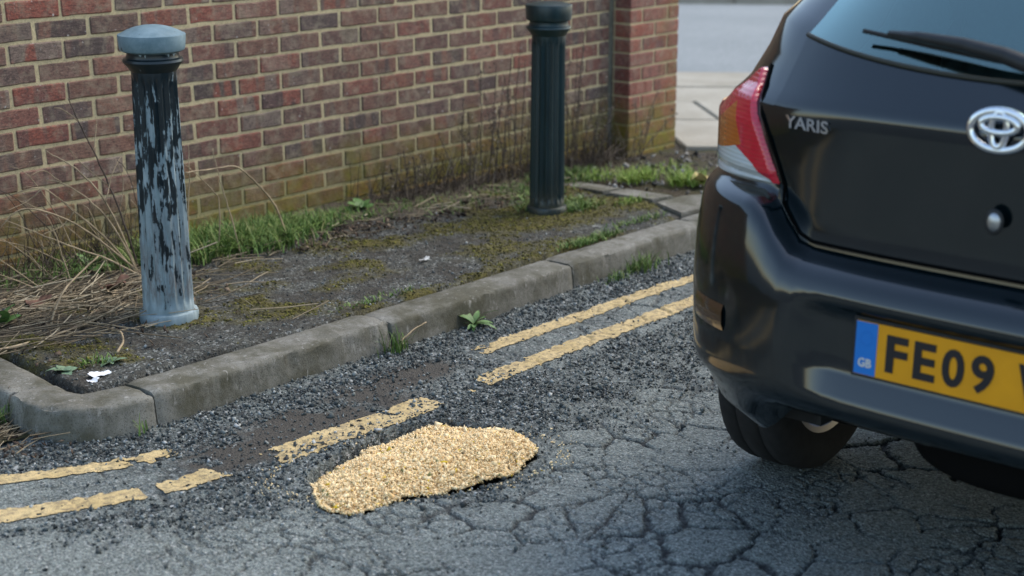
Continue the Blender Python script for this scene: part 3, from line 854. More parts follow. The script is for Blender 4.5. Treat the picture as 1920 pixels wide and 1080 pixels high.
# ------------------------------------------------------------------ bollards
def lathe(prof, seg=72, flute=None):
    """prof: (r, z); flute(z) -> depth of the shallow grooves"""
    V, F = [], []
    for r, z in prof:
        for k in range(seg):
            a = 2 * math.pi * k / seg
            rr = r
            if flute:
                fd = flute(z)
                if fd: rr = r - fd * (0.5 + 0.5 * math.cos(a * NFL)) ** 0.8
            V.append((rr * math.cos(a), rr * math.sin(a), z))
    n = len(prof)
    for i in range(n - 1):
        for k in range(seg):
            q = (k + 1) % seg
            F.append((i * seg + k, i * seg + q, (i + 1) * seg + q, (i + 1) * seg + k))
    F.append(tuple(range(seg))[::-1]); F.append(tuple((n - 1) * seg + k for k in range(seg)))
    return V, F
NFL = 18
def peel_material():
    s = NT('peeling_paint', .5, .4)
    tc = s.tc(); x, y, z = s.sep(tc)
    st = s.comb(s.math('MULTIPLY', x, 48.0), s.math('MULTIPLY', y, 48.0), s.math('MULTIPLY', z, 10.0))
    n1 = s.noise(st, 1.0, 6, .62, .4); n2 = s.noise(tc, 46, 4, .6)
    f = s.math('ADD', s.math('MULTIPLY', n1, .80), s.math('MULTIPLY', n2, .20))
    thr = s.ramp(z, [(0.0, 0.33), (.12, .40), (.28, .462), (.50, .495), (.66, .53), (.80, .60), (.845, .70), (.862, .55), (.87, .5), (1, .5)])
    blk = s.math('GREATER_THAN', thr, f)
    blue = s.mix(s.ramp(s.noise(st, .8, 4), [(.3, 0), (.7, 1)]), (.16, .225, .245), (.31, .38, .40))
    rust = s.math('MULTIPLY', s.ramp(z, [(.06, .0), (.10, .75), (.24, .5), (.40, 0)]), s.ramp(s.noise(st, 1.7, 5, .7), [(.42, 0), (.60, 1)]))
    blue = s.mix(rust, blue, (.13, .105, .09))
    c = s.mix(blk, blue, (.010, .018, .022))
    ed = s.math('MULTIPLY', s.math('ABSOLUTE', s.math('SUBTRACT', thr, f)), 22.0, clamp=True)
    c = s.mix(s.math('MULTIPLY_ADD', ed, -.45, .45), c, (.05, .07, .08))
    s.color(c); s.rough(s.mix(blk, .62, .28))
    b = s.bump(blk, .9, .004); s.bump(n2, .2, .002, b)
    return s.m
def cap_material():  # bollard blue darkened all over, standing in for shade on the cap sides
    s = NT('cap_blue_shaded', .5, .4); tc = s.tc()
    c = s.mix(s.ramp(s.noise(tc, 16, 4, .7), [(.35, 0), (.65, 1)]), (.10, .165, .19), (.17, .245, .275))
    c = s.mix(s.ramp(s.noise(tc, 42, 4, .6), [(.66, 0), (.70, .9)]), c, (.03, .035, .035))
    s.color(c); s.bump(s.noise(tc, 50, 4), .2, .002)
    return s.m
def green_material():
    s = NT('dark_green_paint', .38, .5)
    tc = s.tc(); x, y, z = s.sep(tc)
    st = s.comb(s.math('MULTIPLY', x, 26.0), s.math('MULTIPLY', y, 26.0), s.math('MULTIPLY', z, 3.0))
    c = s.mix(s.ramp(s.noise(st, 1, 5, .65), [(.3, 0), (.75, 1)]), (.005, .017, .019), (.015, .040, .043))
    c = s.mix(s.ramp(s.noise(tc, 70, 2), [(.74, 0), (.77, .8)]), c, (.26, .30, .31))
    c = s.mix(s.math('MULTIPLY', s.ramp(z, [(.02, .8), (.16, 0)]), s.ramp(s.noise(tc, 30, 5, .7), [(.4, 0), (.6, 1)])), c, (.07, .065, .045))
    s.color(c); s.bump(s.noise(tc, 60, 4), .15, .003)
    return s.m
def bollard(name, loc, H, rt, rb, mat, label, tilt, cap_r, dome, cap_mat=None):
    o = tag(empty(name, loc, tilt), label, 'bollard', 'street bollards along the pavement')
    zt = H - .135                                            # top of the shaft
    def fl(z): return .0085 * float(sstep(.045, .075, z) * sstep(zt - .012, zt - .05, z))
    zz = [-.12, .0, .03] + list(np.linspace(.045, .09, 6)) + list(np.linspace(.11, zt - .06, 14)) + list(np.linspace(zt - .05, zt, 6))
    V, F = lathe([(rb + (rt - rb) * max(0, z) / zt, z) for z in zz], 108, fl)
    mesh_np('shaft', V, F, mat, o, smooth=True)
    V, F = lathe([(rb + .004, -.12), (rb + .012, .002), (rb + .013, .022), (rb + .009, .031), (rb - .004, .036)], 72)
    mesh_np('base_ring', V, F, mat, o, smooth=True)
    V, F = lathe([(rt - .006, zt - .012), (rt + .003, zt - .004), (rt + .012, zt + .010), (rt + .021, zt + .019), (rt + .024, zt + .025), (rt + .022, zt + .032), (rt + .013, zt + .036), (rt + .009, zt + .050), (rt + .012, zt + .058)], 72)
    mesh_np('collar', V, F, mat, o, smooth=True)
    c0 = zt + .054; ct = H - dome
    P = [(rt + .004, c0 - .004), (cap_r - .014, c0), (cap_r - .004, c0 + .005), (cap_r - .001, c0 + .012), (cap_r + .002, ct - .003), (cap_r + .001, ct - .001), (cap_r - .003, ct)]
    P += [((cap_r - .003) * q, ct + dome * (1 - q ** 2.2)) for q in (.92, .82, .7, .58, .45, .3, .15, .02)]
    V, F = lathe(P, 72)
    c = mesh_np('cap', V, F, cap_mat or mat, o, smooth=True)
    for ch in o.children: ch.data.set_sharp_from_angle(angle=R(38))
    return o
b1 = bollard('bollard', (-.15, -.889, zp(-.15)), .945, .069, .082, peel_material(), 'black bollard peeling to pale blue, with a domed cap, at the left corner', (R(.2), R(-.2), R(20)), .1015, .027, cap_material())
b2 = bollard('bollard', (1.982, -.715, zp(1.98)), .905, .071, .076, green_material(), 'dark green fluted bollard with a flat cap, before the weeds and pier', (0, R(.4), R(5)), .097, .012)

# ------------------------------------------------------------------ car
car = tag(empty('car', (-.305, -3.65, zr(-.305)), (0, .025, 0)), 'black hatchback seen from behind, its yellow rear plate showing', 'car')
ZT = [.24, .30, .36, .40, .425, .45, .49, .50, .54, .60, .625, .64, .655, .668, .68, .69, .698, .705, .712, .718, .726, .734, .76, .80, .85, .90, .95, 1.0, 1.025, 1.04, 1.055, 1.09, 1.125, 1.16, 1.20, 1.25, 1.30, 1.35, 1.40, 1.44, 1.452, 1.465, 1.48, 1.497, 1.512, 1.522, 1.528, 1.531]
def tab(z, P): return np.interp(z, [p[0] for p in P], [p[1] for p in P])
XR = [(.24, .16), (.30, .09), (.36, .055), (.40, .016), (.425, .004), (.50, .0), (.62, .0), (.64, .0015), (.665, .008), (.69, .021), (.705, .036), (.718, .058), (.726, .080), (.734, .097), (.76, .101), (.90, .080), (1.0, .062), (1.025, .058), (1.04, .061), (1.055, .071), (1.09, .098), (1.125, .125), (1.20, .185), (1.30, .265), (1.40, .350), (1.44, .385), (1.452, .355), (1.465, .34), (1.48, .345), (1.497, .37), (1.512, .45), (1.522, .60), (1.528, .80), (1.531, 1.05)]
XRR = [(.24, .16), (.36, .07), (.40, .022), (.42, .004), (.435, .006), (.49, .034), (.50, .038), (.625, .034), (.64, .016), (.655, .007), (.665, .008), (.69, .021)]
XF = [(.24, 3.55), (.40, 3.74), (.55, 3.78), (.70, 3.74), (.80, 3.66), (.90, 3.48), (.97, 3.22), (1.0, 3.0), (1.025, 2.88), (1.055, 2.76), (1.125, 2.62), (1.25, 2.40), (1.40, 2.10), (1.465, 1.95), (1.512, 1.70), (1.531, 1.35)]
HW = [(.24, .78), (.30, .81), (.40, .835), (.60, .8475), (.80, .8475), (.98, .83), (1.05, .81), (1.09, .80), (1.16, .77), (1.3, .71), (1.42, .66), (1.48, .62), (1.51, .56), (1.522, .48), (1.528, .38), (1.531, .25)]
LR = [(.24, .5), (.70, .52), (.98, .53), (1.025, .60), (1.055, .72), (1.09, .83), (1.16, .87), (1.40, .80), (1.48, .68), (1.512, .55), (1.531, .1)]
LF = [(.24, .6), (.7, .7), (.97, .75), (1.0, .55), (1.055, .42), (1.465, .4), (1.531, .1)]
def rear(zs, f):
    """point of the left half of the tail: zs nominal height, f = y / half width"""
    hw = tab(zs, HW); y = f * hw
    rec = float(sstep(.40, .32, y)) if zs < .70 else 0.0
    x = tab(zs, XR) * (1 - rec) + (tab(zs, XRR) if zs < .69 else tab(zs, XR)) * rec
    x += tab(zs, LR) * (1 - max(0.0, 1 - f ** 3) ** (1 / 3))
    w = tab(zs, [(.62, 0), (.70, 1), (.76, 1), (.88, 0)])
    z = zs + .105 * float(sstep(.43, .56, y)) * w
    if zs < .375: z += (.375 - zs) * .95 * float(sstep(.60, .42, y))
    z += .045 * min(1.6, (y / .5) ** 2) * tab(zs, [(1.05, 0), (1.125, 1), (1.40, 0)])
    return Vector((x, y, z))
def rear_at(z, f):
    zs = z
    for _ in range(8): zs += (z - rear(zs, f).z) * .8
    return rear(zs, f)
fs = [1 - (1 - u) ** 2.4 for u in np.linspace(0, 1, 34)]
NS = 46
ring_n = None; CV = []
for zs in ZT:
    left = [rear(zs, f) for f in fs]
    xa, xb, hw = left[-1].x, tab(zs, XF) - tab(zs, LF), tab(zs, HW)
    zside = left[-1].z
    for k in range(1, NS): left.append(Vector((xa + (xb - xa) * k / NS, hw, zside + (zs - zside) * k / NS)))
    for f in fs[::-1]:
        left.append(Vector((tab(zs, XF) - tab(zs, LF) * (1 - max(0, 1 - f ** 3) ** (1 / 3)), f * hw, zs)))
    right = [Vector((v.x, -v.y, v.z)) for v in left[1:-1]][::-1]
    ring_n = len(left) + len(right); nl = len(left); CV += left + right
AX_R, AX_F, WR, AR = .68, 3.03, .298, .325
cats = {k: [] for k in ('body', 'tailgate', 'rear_window', 'windscreen', 'side_window')}
nf = len(fs)
for v in CV:                                              # pull the panel edge onto the wheel-arch circles
    for ax in (AX_R, AX_F):
        d = math.hypot(v.x - ax, v.z - WR)
        if abs(v.y) > .79 and .5 < d / AR and abs(d - AR) < .022 and v.z < .75:
            v.x = ax + (v.x - ax) * AR / d; v.z = WR + (v.z - WR) * AR / d
for i in range(len(ZT) - 1):
    for j in range(ring_n):
        q = (j + 1) % ring_n
        idx = (i * ring_n + j, i * ring_n + q, (i + 1) * ring_n + q, (i + 1) * ring_n + j)
        cen = sum((CV[k] for k in idx), Vector()) / 4
        jj = j if j < nl - 1 else ring_n - 1 - j           # index along the half ring
        zm = (ZT[i] + ZT[i + 1]) / 2
        if abs(cen.y) > .79 and any(math.hypot(cen.x - ax, cen.z - WR) < AR for ax in (AX_R, AX_F)): continue
        f = fs[jj] if jj < nf else None
        if f is not None and jj < nf - 1 and 1.125 < zm < 1.44 and f < .64: cats['rear_window'].append(idx)
        elif f is not None and .734 < zm < 1.50 and f < .655 - (.06 if zm < .85 else 0): cats['tailgate'].append(idx)
        elif jj >= nf + NS and 1.04 < zm < 1.44 and fs[::-1][min(jj - nf - NS, nf - 1)] < .86: cats['windscreen'].append(idx)
        elif nf + 5 <= jj < nf + NS and 1.05 < zm < 1.40 and not (1.52 < cen.x < 1.62): cats['side_window'].append(idx)
        else: cats['body'].append(idx)
top = tuple((len(ZT) - 1) * ring_n + j for j in range(ring_n)); cats['body'].append(top)

s = NT('car_paint', .35, .0)
c = s.mix(s.ramp(s.noise(s.tc(), 3, 5, .7), [(.35, 0), (.7, 1)]), (.0010, .0046, .0060), (.0020, .0062, .0080))
s.color(c); s.b.inputs['Coat Weight'].default_value = 1.0; s.b.inputs['Coat Roughness'].default_value = .11; s.b.inputs['Coat IOR'].default_value = 1.7
s.b.inputs['Metallic'].default_value = .0
s.bump(s.noise(s.tc(), 1.8, 2), .05, .02)
M['paint'] = s.m
M['black'] = simple('black_plastic', (.012, .013, .014), .5, var=.3)
M['rubber'] = simple('tyre_rubber', (.014, .014, .014), .85, var=.3, scale=40)
M['alloy'] = simple('alloy', (.42, .43, .44), .35, 1.0)
M['chrome'] = simple('chrome', (.78, .80, .82), .12, 1.0)
M['dark_trim'] = simple('dark_trim', (.02, .021, .022), .7, var=.2)
M['underseal'] = simple('underseal', (.004, .004, .004), .9, spec=.1)
M['seat'] = simple('seat_cloth', (.10, .11, .115), .9, var=.3)
def glass(name, tint, refl=1.0):
    s = NT(name); t = s.t; t.nodes.remove(s.b)
    out = t.nodes['Material Output']
    tr = s.n('BsdfTransparent'); tr.inputs[0].default_value = (*tint, 1)
    gl = s.n('BsdfGlossy'); gl.inputs['Roughness'].default_value = .03; gl.inputs[0].default_value = (.72, 1.0, .93, 1)
    fr = s.n('Fresnel'); fr.inputs[0].default_value = 1.5
    mx = s.n('MixShader'); s.L(s.math('MULTIPLY', fr.outputs[0], refl, clamp=True), mx.inputs[0]); s.L(tr.outputs[0], mx.inputs[1]); s.L(gl.outputs[0], mx.inputs[2])
    s.L(mx.outputs[0], out.inputs[0])
    return s.m
M['glass'] = glass('tinted_glass', (.45, .72, .72), 5.0)
M['glass_dark'] = glass('privacy_glass', (.30, .40, .40), 1.4)
def sub(name, faces, mat, parent, smooth=True, off=None):
    used = sorted({i for f in faces for i in f}); mp = {k: n for n, k in enumerate(used)}
    return outward(mesh_np(name, [CV[k] for k in used], [tuple(mp[i] for i in f) for f in faces], mat, parent, smooth=smooth), (1.8, 0, .7))
sub('body', cats['body'], M['paint'], car)
tg = sub('tailgate', cats['tailgate'], M['paint'], car)
sub('rear_window', cats['rear_window'], M['glass'], car)
sub('windscreen', cats['windscreen'], M['glass'], car)
for sgn in (1, -1):
    for lo_, hi_ in ((0, 1.57), (1.57, 9)):
        sub('side_window', [f for f in cats['side_window'] if CV[f[0]].y * sgn > 0 and lo_ < CV[f[0]].x < hi_], M['glass_dark'], car)
# dark rubber seal that outlines the rear window
ib = ZT.index(1.125)
seal = [CV[ib * ring_n + j] + Vector((-.004, 0, 0)) for j in range(22)]
kk = [j for j in range(22) if fs[j] <= .665]
pts = [Vector((CV[ib * ring_n + j].x - .003, -CV[ib * ring_n + j].y, CV[ib * ring_n + j].z)) for j in kk[::-1]] + [CV[ib * ring_n + j] + Vector((-.003, 0, 0)) for j in kk[1:]]
V, F = tube(pts, .0055, 6); mesh_np('window_seal', V, F, simple('seal', (.030, .030, .022), .6), car, smooth=True)

pts = [rear_at(z, yy / tab(z, HW)) + Vector((-.0025, .0, 0)) for z, yy in ((1.10, .608), (1.07, .600), (1.04, .588), (1.0, .572), (.95, .542), (.90, .520), (.87, .508), (.855, .502))]
low = [rear(.742, f) + Vector((-.002, 0, .002)) for f in (.60, .57, .54, .50, .44, .38, .30, .20, .10, 0.0)]
full = pts + low
full = full + [Vector((p.x, -p.y, p.z)) for p in full[:-1]][::-1]
V, F = tube(full, .0035, 5); mesh_np('shut_line', V, F, simple('shut_gap', (.002, .002, .002), .9, spec=.05), tg, smooth=True)
def tail_light(sgn):
    na, nb = 30, 30
    def pt(a, b, off):
        zb_, zt_ = .846 - .012 * a, 1.095 - .090 * sstep(.0, .8, a) - .010 * a
        z = zb_ + (zt_ - zb_) * b
        yi = np.interp(z, [.80, .85, .93, 1.0, 1.12], [.505, .515, .552, .590, .628])
        fi = yi / tab(z, HW); f = fi + (.992 - fi) * a
        p = rear_at(z, f)
        e = .004
        du = rear_at(z, min(.998, f + e)) - rear_at(z, f - e); dv = rear_at(z + e, f) - rear_at(z - e, f)
        nrm = dv.cross(du).normalized()
        if nrm.x > 0 and abs(nrm.x) > abs(nrm.y): nrm = -nrm
        if nrm.y < 0: nrm = -nrm if nrm.x > 0 else nrm
        p = p + nrm * off
        return Vector((p.x, p.y * sgn, p.z))
    A = np.linspace(0, 1, na); B = np.linspace(0, 1, nb)
    P = [[pt(a, b, .012 if 0 < i < na - 1 and 0 < j < nb - 1 else -.004) for j, b in enumerate(B)] for i, a in enumerate(A)]
    G = np.array([[p[:] for p in row] for row in P]); m = 3
    ti = np.linspace(0, na - 1, (na - 1) * m + 1); i0 = np.minimum(ti.astype(int), na - 2); fr = (ti - i0)[:, None, None]
    G = G[i0] * (1 - fr) + G[i0 + 1] * fr
    fr = (ti - i0)[None, :, None]; G = G[:, i0] * (1 - fr) + G[:, i0 + 1] * fr
    na = nb = len(ti); A = B = np.linspace(0, 1, na); P = [[Vector(G[i, j]) for j in range(nb)] for i in range(na)]
    reg = {'red': [], 'amber': [], 'clear': []}
    for i in range(na - 1):
        for j in range(nb - 1):
            a, b = (A[i] + A[i + 1]) / 2, (B[j] + B[j + 1]) / 2
            lim = min(.38, .42 * (a - .02) / .40)
            k = 'red'
            if b < lim: k = 'clear'
            elif .38 <= b < .78 and a > .30: k = 'amber'
            reg[k].append((i, j))
    root = None
    for k, mat in (('red', M['lens_red']), ('amber', M['lens_amber']), ('clear', M['lens_clear'])):
        V, F, mp = [], [], {}
        for i, j in reg[k]:
            q = []
            for ii, jj in ((i, j), (i + 1, j), (i + 1, j + 1), (i, j + 1)):
                if (ii, jj) not in mp: mp[(ii, jj)] = len(V); V.append(P[ii][jj])
                q.append(mp[(ii, jj)])
            F.append(tuple(q))
        if root is None:
            root = outward(mesh_np('tail_light', V, F, mat, car, smooth=True), (1.8, 0, .7))
        else: outward(mesh_np('turn_signal_lens' if k == 'amber' else 'reversing_lens', V, F, mat, root, smooth=True), (1.8, 0, .7))
    # dark inner dividing rib below the bright red top
    return root
def lens(name, a, b):
    s = NT(name, .22, .5)
    z = s.sep(s.tc())[2]
    w = s.math('SINE', s.math('MULTIPLY', z, 620.0))
    s.color(s.mix(s.math('MULTIPLY_ADD', w, .18, .35), a, b)); s.b.inputs['Coat Weight'].default_value = 1.0; s.b.inputs['Coat Roughness'].default_value = .05
    s.bump(w, .2, .002)
    return s.m
M['lens_red'] = lens('red_lens', (.50, .002, .018), (.66, .006, .04))
M['lens_amber'] = lens('amber_lens', (.42, .085, .006), (.58, .15, .01))
M['lens_clear'] = lens('clear_lens', (.46, .51, .53), (.68, .74, .76))
for sg in (1, -1): tag(tail_light(sg), 'red tail light with amber and clear lenses')

# number plate
def rear_frame(name, x, y, z, mat_vf, mat, parent, smooth=False):
    V, F = mat_vf
    return outward(mesh_np(name, [(x + v[2], y - v[0], z + v[1]) for v in V], F, mat, parent, smooth))     # (right, up, towards front)
M['plate'] = simple('plate_yellow', (.68, .295, .004), .35, var=.08, scale=12)
M['ink'] = simple('plate_ink', (.012, .010, .012), .5)
M['plate_blue'] = simple('plate_blue', (.008, .16, .52), .4)
M['plate_white'] = simple('plate_white', (.62, .58, .50), .5)
PXL, PYL, PZ, PH = .026, .250, .567, .114               # plate: rear face x, left edge y, centre z
def plate_box(x0, x1, y0, y1, t0, t1): return box_vf(x0, x1, y0, y1, t0, t1)
holder = rear_frame('plate_holder', PXL, PYL, PZ, plate_box(-.008, .528, -PH / 2 - .007, PH / 2 + .007, -.001, .012), M['black'], car)
plate = rear_frame('number_plate', PXL, PYL, PZ, plate_box(0, .52, -PH / 2, PH / 2, -.005, -.0015), M['plate'], car)
rear_frame('blue_band', PXL, PYL, PZ, plate_box(.0, .048, -PH / 2 + .001, PH / 2 - .001, -.0062, -.004), M['plate_blue'], plate)
def glyph(ch, x0, y0, w, h, mat, name, parent, x, y, z, t=-.0072, bold=.03, wrap=False):
    cu = bpy.data.curves.new('glyph', 'FONT'); cu.body = ch; cu.offset = bold; cu.resolution_u = 4
    ob = bpy.data.objects.new('glyph', cu); COL.objects.link(ob)
    bpy.context.view_layer.update()
    me = bpy.data.meshes.new_from_object(ob.evaluated_get(bpy.context.evaluated_depsgraph_get()))
    V = np.array([v.co[:] for v in me.vertices]); F = [tuple(p.vertices) for p in me.polygons]
    bpy.data.objects.remove(ob); bpy.data.curves.remove(cu); bpy.data.meshes.remove(me)
    mn, mx = V.min(0), V.max(0)
    U = (V[:, 0] - mn[0]) / (mx[0] - mn[0]) * w + x0; W = (V[:, 1] - mn[1]) / (mx[1] - mn[1]) * h + y0
    n = len(V)
    VV = [(u, v, t) for u, v in zip(U, W)] + [(u, v, t + .0016) for u, v in zip(U, W)]
    ec = {}
    for f in F:
        for a, b in zip(f, f[1:] + f[:1]): ec[(a, b)] = 1
    FF = list(F) + [tuple(i + n for i in f)[::-1] for f in F] + [(b, a, a + n, b + n) for (a, b) in ec if (b, a) not in ec]
    if wrap:
        VV = [(u, v, tt + rear_at(z + v, (y - u) / tab(z + v, HW)).x - x) for u, v, tt in VV]
    return rear_frame(name, x, y, z, (VV, FF), mat, parent)
for ch, x0 in (('F', .070), ('E', .131), ('0', .192), ('9', .253), ('V', .347)):
    glyph(ch, x0, -.0395, .047, .079, M['ink'], 'plate_character', plate, PXL, PYL, PZ)
glyph('GB', .009, -.040, .030, .019, M['plate_white'], 'country_letters', plate, PXL, PYL, PZ, bold=.02)
# ring of small stars above the letters
st = []
for k in range(12):
    a = k * math.pi / 6; st.append(box_vf(.024 + .014 * math.cos(a) - .0018, .024 + .014 * math.cos(a) + .0018, .022 + .014 * math.sin(a) - .0018, .022 + .014 * math.sin(a) + .0018, -.0070, -.0060))
rear_frame('star_ring', PXL, PYL, PZ, merge(st), M['plate_blue'], plate)
# emblem, badge, lock
def ell(cx, cy, a, b, r, n=40, thick=.5, dz=0.0):
    V, F = [], []
    for k in range(n):
        w = 2 * math.pi * k / n
        for q in range(8):
            u = 2 * math.pi * q / 8
            V.append((cx + (a + r * math.cos(u)) * math.cos(w), cy + (b + r * math.cos(u)) * math.sin(w), -thick * r * math.sin(u) + dz))
    for k in range(n):
        for q in range(8):
            k2, q2 = (k + 1) % n, (q + 1) % 8
            F.append((k * 8 + q, k2 * 8 + q, k2 * 8 + q2, k * 8 + q2))
    return V, F
EM = merge([ell(0, 0, .058, .038, .0085, thick=.8), ell(0, .011, .036, .0150, .0075, dz=-.003, thick=.8), ell(0, .002, .0155, .0335, .0070, dz=-.002, thick=.8)])
rear_frame('emblem', .0475, 0, 1.042, EM, M['chrome'], car, smooth=True)
glyph('YARIS', 0, -.014, .118, .027, M['chrome'], 'badge', car, 0.0, .498, 1.000, t=-.004, bold=.02, wrap=True)
V, F = ell(0, 0, .014, .020, .006); lk = rear_frame('lock_surround', .066, .0, .862, (V, F), M['black'], car, smooth=True)
V = [(.015 * math.cos(k * .3142), .019 * math.sin(k * .3142), -.001) for k in range(20)] + [(0.010 * math.cos(k * .3142), .013 * math.sin(k * .3142), -.006) for k in range(20)]
F = [(k, (k + 1) % 20, 20 + (k + 1) % 20, 20 + k) for k in range(20)] + [tuple(range(20, 40))]
rear_frame('lock', .066, .0, .862, (V, F), M['alloy'], lk, smooth=True)
# rear wiper
V, F = tube([(.150, .295, 1.196), (.134, .22, 1.196), (.118, .12, 1.190), (.104, .03, 1.178), (.094, -.05, 1.158), (.098, -.09, 1.142)], [.007, .011, .014, .016, .018, .016], 8)
wp = mesh_np('rear_wiper', V, F, M['black'], car, smooth=True)
V, F = tube([(.163, .36, 1.196), (.140, .20, 1.180), (.128, .05, 1.164), (.124, -.05, 1.160)], [.005, .006, .006, .005], 6)
mesh_np('wiper_blade', V, F, M['rubber'], wp, smooth=True)
V, F = ell(0, 0, .001, .001, .024); rear_frame('wiper_pivot', .108, -.09, 1.135, (V, F), M['black'], wp, smooth=True)
# bumper reflectors, exhaust, underbody, arch liners
for sg in (1, -1):
    V, F = [], []
    for i, f in enumerate(np.linspace(.72, .86, 8)):
        for zz in (.515, .53, .56, .575):
            p = rear_at(zz, f); off = .006 if .52 < zz < .57 else .001
            V.append((p.x - off, (p.y + off * .4) * sg, p.z))
    F = [tuple(r) for r in grid_faces(8, 4)]
    outward(mesh_np('bumper_reflector', V, F, simple('reflector', (.05, .022, .008), .3, coat=1.0), car, smooth=True), (1.8, 0, .7))
V, F = merge([box_vf(.42, 3.45, -.66, .66, .235, .27), box_vf(.22, .45, -.55, .55, .325, .36)])
mesh_np('underbody', V, F, M['underseal'], car)
V, F = lathe([(.05, .235), (.24, .238), (.30, .25), (.315, .28), (.32, .40)], 40)
mesh_np('wheel_well_light_block', [(v[0] + .52, v[1], v[2]) for v in V], F, M['underseal'], car, smooth=True)  # spare wheel bowl added to block light, so the road beneath goes dark
V, F = tube([(AX_R, -.62, .28), (AX_R, .62, .28)], .045, 10); mesh_np('rear_axle', V, F, M['dark_trim'], car, smooth=True)
V, F = tube([(.10, -.42, .25), (.30, -.42, .25), (.32, -.40, .25), (.62, -.40, .25)], [.024, .024, .07, .07], 12); mesh_np('exhaust', V, F, M['dark_trim'], car, smooth=True)
for ax in (AX_R, AX_F):
    for sg in (1, -1):
        V, F = [], []
        for k in range(19):
            a = math.pi * (k / 18) * 1.12 - .06 * math.pi
            for yy in (.70, .50): V.append((ax + AR * math.cos(a), yy * sg, WR + AR * math.sin(a)))
        F = [(2 * k, 2 * k + 1, 2 * k + 3, 2 * k + 2) for k in range(18)]
        n0 = len(V); V += [(ax + AR * math.cos(math.pi * (k / 18) * 1.12 - .06 * math.pi), 0.50 * sg, WR + AR * math.sin(math.pi * (k / 18) * 1.12 - .06 * math.pi)) for k in range(19)]
        F.append(tuple(range(n0, n0 + 19)))
        mesh_np('arch_liner', V, F, M['dark_trim'], car)
def ring_y(prof, seg=48):
    V, F = [], []
    for r, y in prof:
        for k in range(seg): V.append((r * math.cos(2 * math.pi * k / seg), y, r * math.sin(2 * math.pi * k / seg)))
    for i in range(len(prof) - 1):
        for k in range(seg):
            q = (k + 1) % seg; F.append((i * seg + k, i * seg + q, (i + 1) * seg + q, (i + 1) * seg + k))
    return V, F
tp = [(.195, -.085), (.24, -.094), (.275, -.090), (.292, -.078), (.297, -.06), (.297, -.034), (.290, -.033), (.290, -.027), (.298, -.026), (.299, 0), (.298, .026), (.290, .027), (.290, .033), (.297, .034), (.297, .06), (.292, .078), (.275, .090), (.24, .094), (.195, .085)]
TV, TF = ring_y(tp)
rp = [(.195, -.085), (.18, -.08), (.175, .03), (.19, .08), (.195, .085)]
RV, RF = ring_y(rp)
sp = [(RV, RF), ring_y([(.001, .045), (.045, .05), (.05, .03)], 48)]
for k in range(5):
    a = k * 2 * math.pi / 5 + .3
    V, F = box_vf(.03, .185, .03, .055, -.024, .024)
    sp.append(([(v[0] * math.cos(a) - v[2] * math.sin(a), v[1], v[0] * math.sin(a) + v[2] * math.cos(a)) for v in V], F))
SV, SF = merge(sp)
w0 = None
for ax in (AX_R, AX_F):
    for sg in (1, -1):
        w = bpy.data.objects.new('wheel', None); COL.objects.link(w); w.parent = car
        w.location = (ax, sg * .735, WR); w.rotation_euler = (0, 0, 0 if sg > 0 else math.pi)
        if w0 is None: w0 = (mesh_np('tyre', TV, TF, M['rubber'], w, smooth=True), mesh_np('rim', SV, SF, M['alloy'], w))
        else:
            for q in w0: c = q.copy(); COL.objects.link(c); c.parent = w
# interior
def seat_part(name, x, y, z, dx, dy, dz, rot, bev=.05):
    o = bevel_box(name, (dx, dy, dz), M['seat'], bev, 4, car); o.location = (x, y, z); o.rotation_euler = (0, rot, 0); o.data.shade_smooth(); return o
seat_part('rear_seat', 1.02, 0, .80, .14, 1.2, .62, .25)
for yy in (-.36, 0.36):
    seat_part('headrest', .93, yy, 1.17, .09, .25, .16, .2, .035)
    seat_part('front_seat', 1.95, yy * .98, .82, .14, .5, .68, .22)
    seat_part('headrest', 1.84, yy * .98, 1.25, .09, .24, .18, .2, .035)
sh = bevel_box('parcel_shelf', (.62, 1.14, .025), M['dark_trim'], .008, 2, car); sh.location = (.60, 0, 1.02)
db = bevel_box('dashboard', (.5, 1.36, .22), M['dark_trim'], .06, 3, car); db.location = (2.62, 0, .90)
for sg in (1, -1):
    mr = bevel_box('door_mirror', (.12, .19, .13), M['paint'], .035, 3, car); mr.location = (2.32, sg * .93, 1.06); mr.data.shade_smooth()
    V, F = [], []
    for f in np.linspace(.45, .9, 10):
        for z in (.66, .70, .76, .80):
            V.append((tab(z, XF) - tab(z, LF) * (1 - (1 - f ** 3) ** (1 / 3)) + .012, f * tab(z, HW) * 1.01 * sg, z))
    mesh_np('headlight', V, [tuple(r) for r in grid_faces(10, 4)], M['lens_clear'], car, smooth=True)

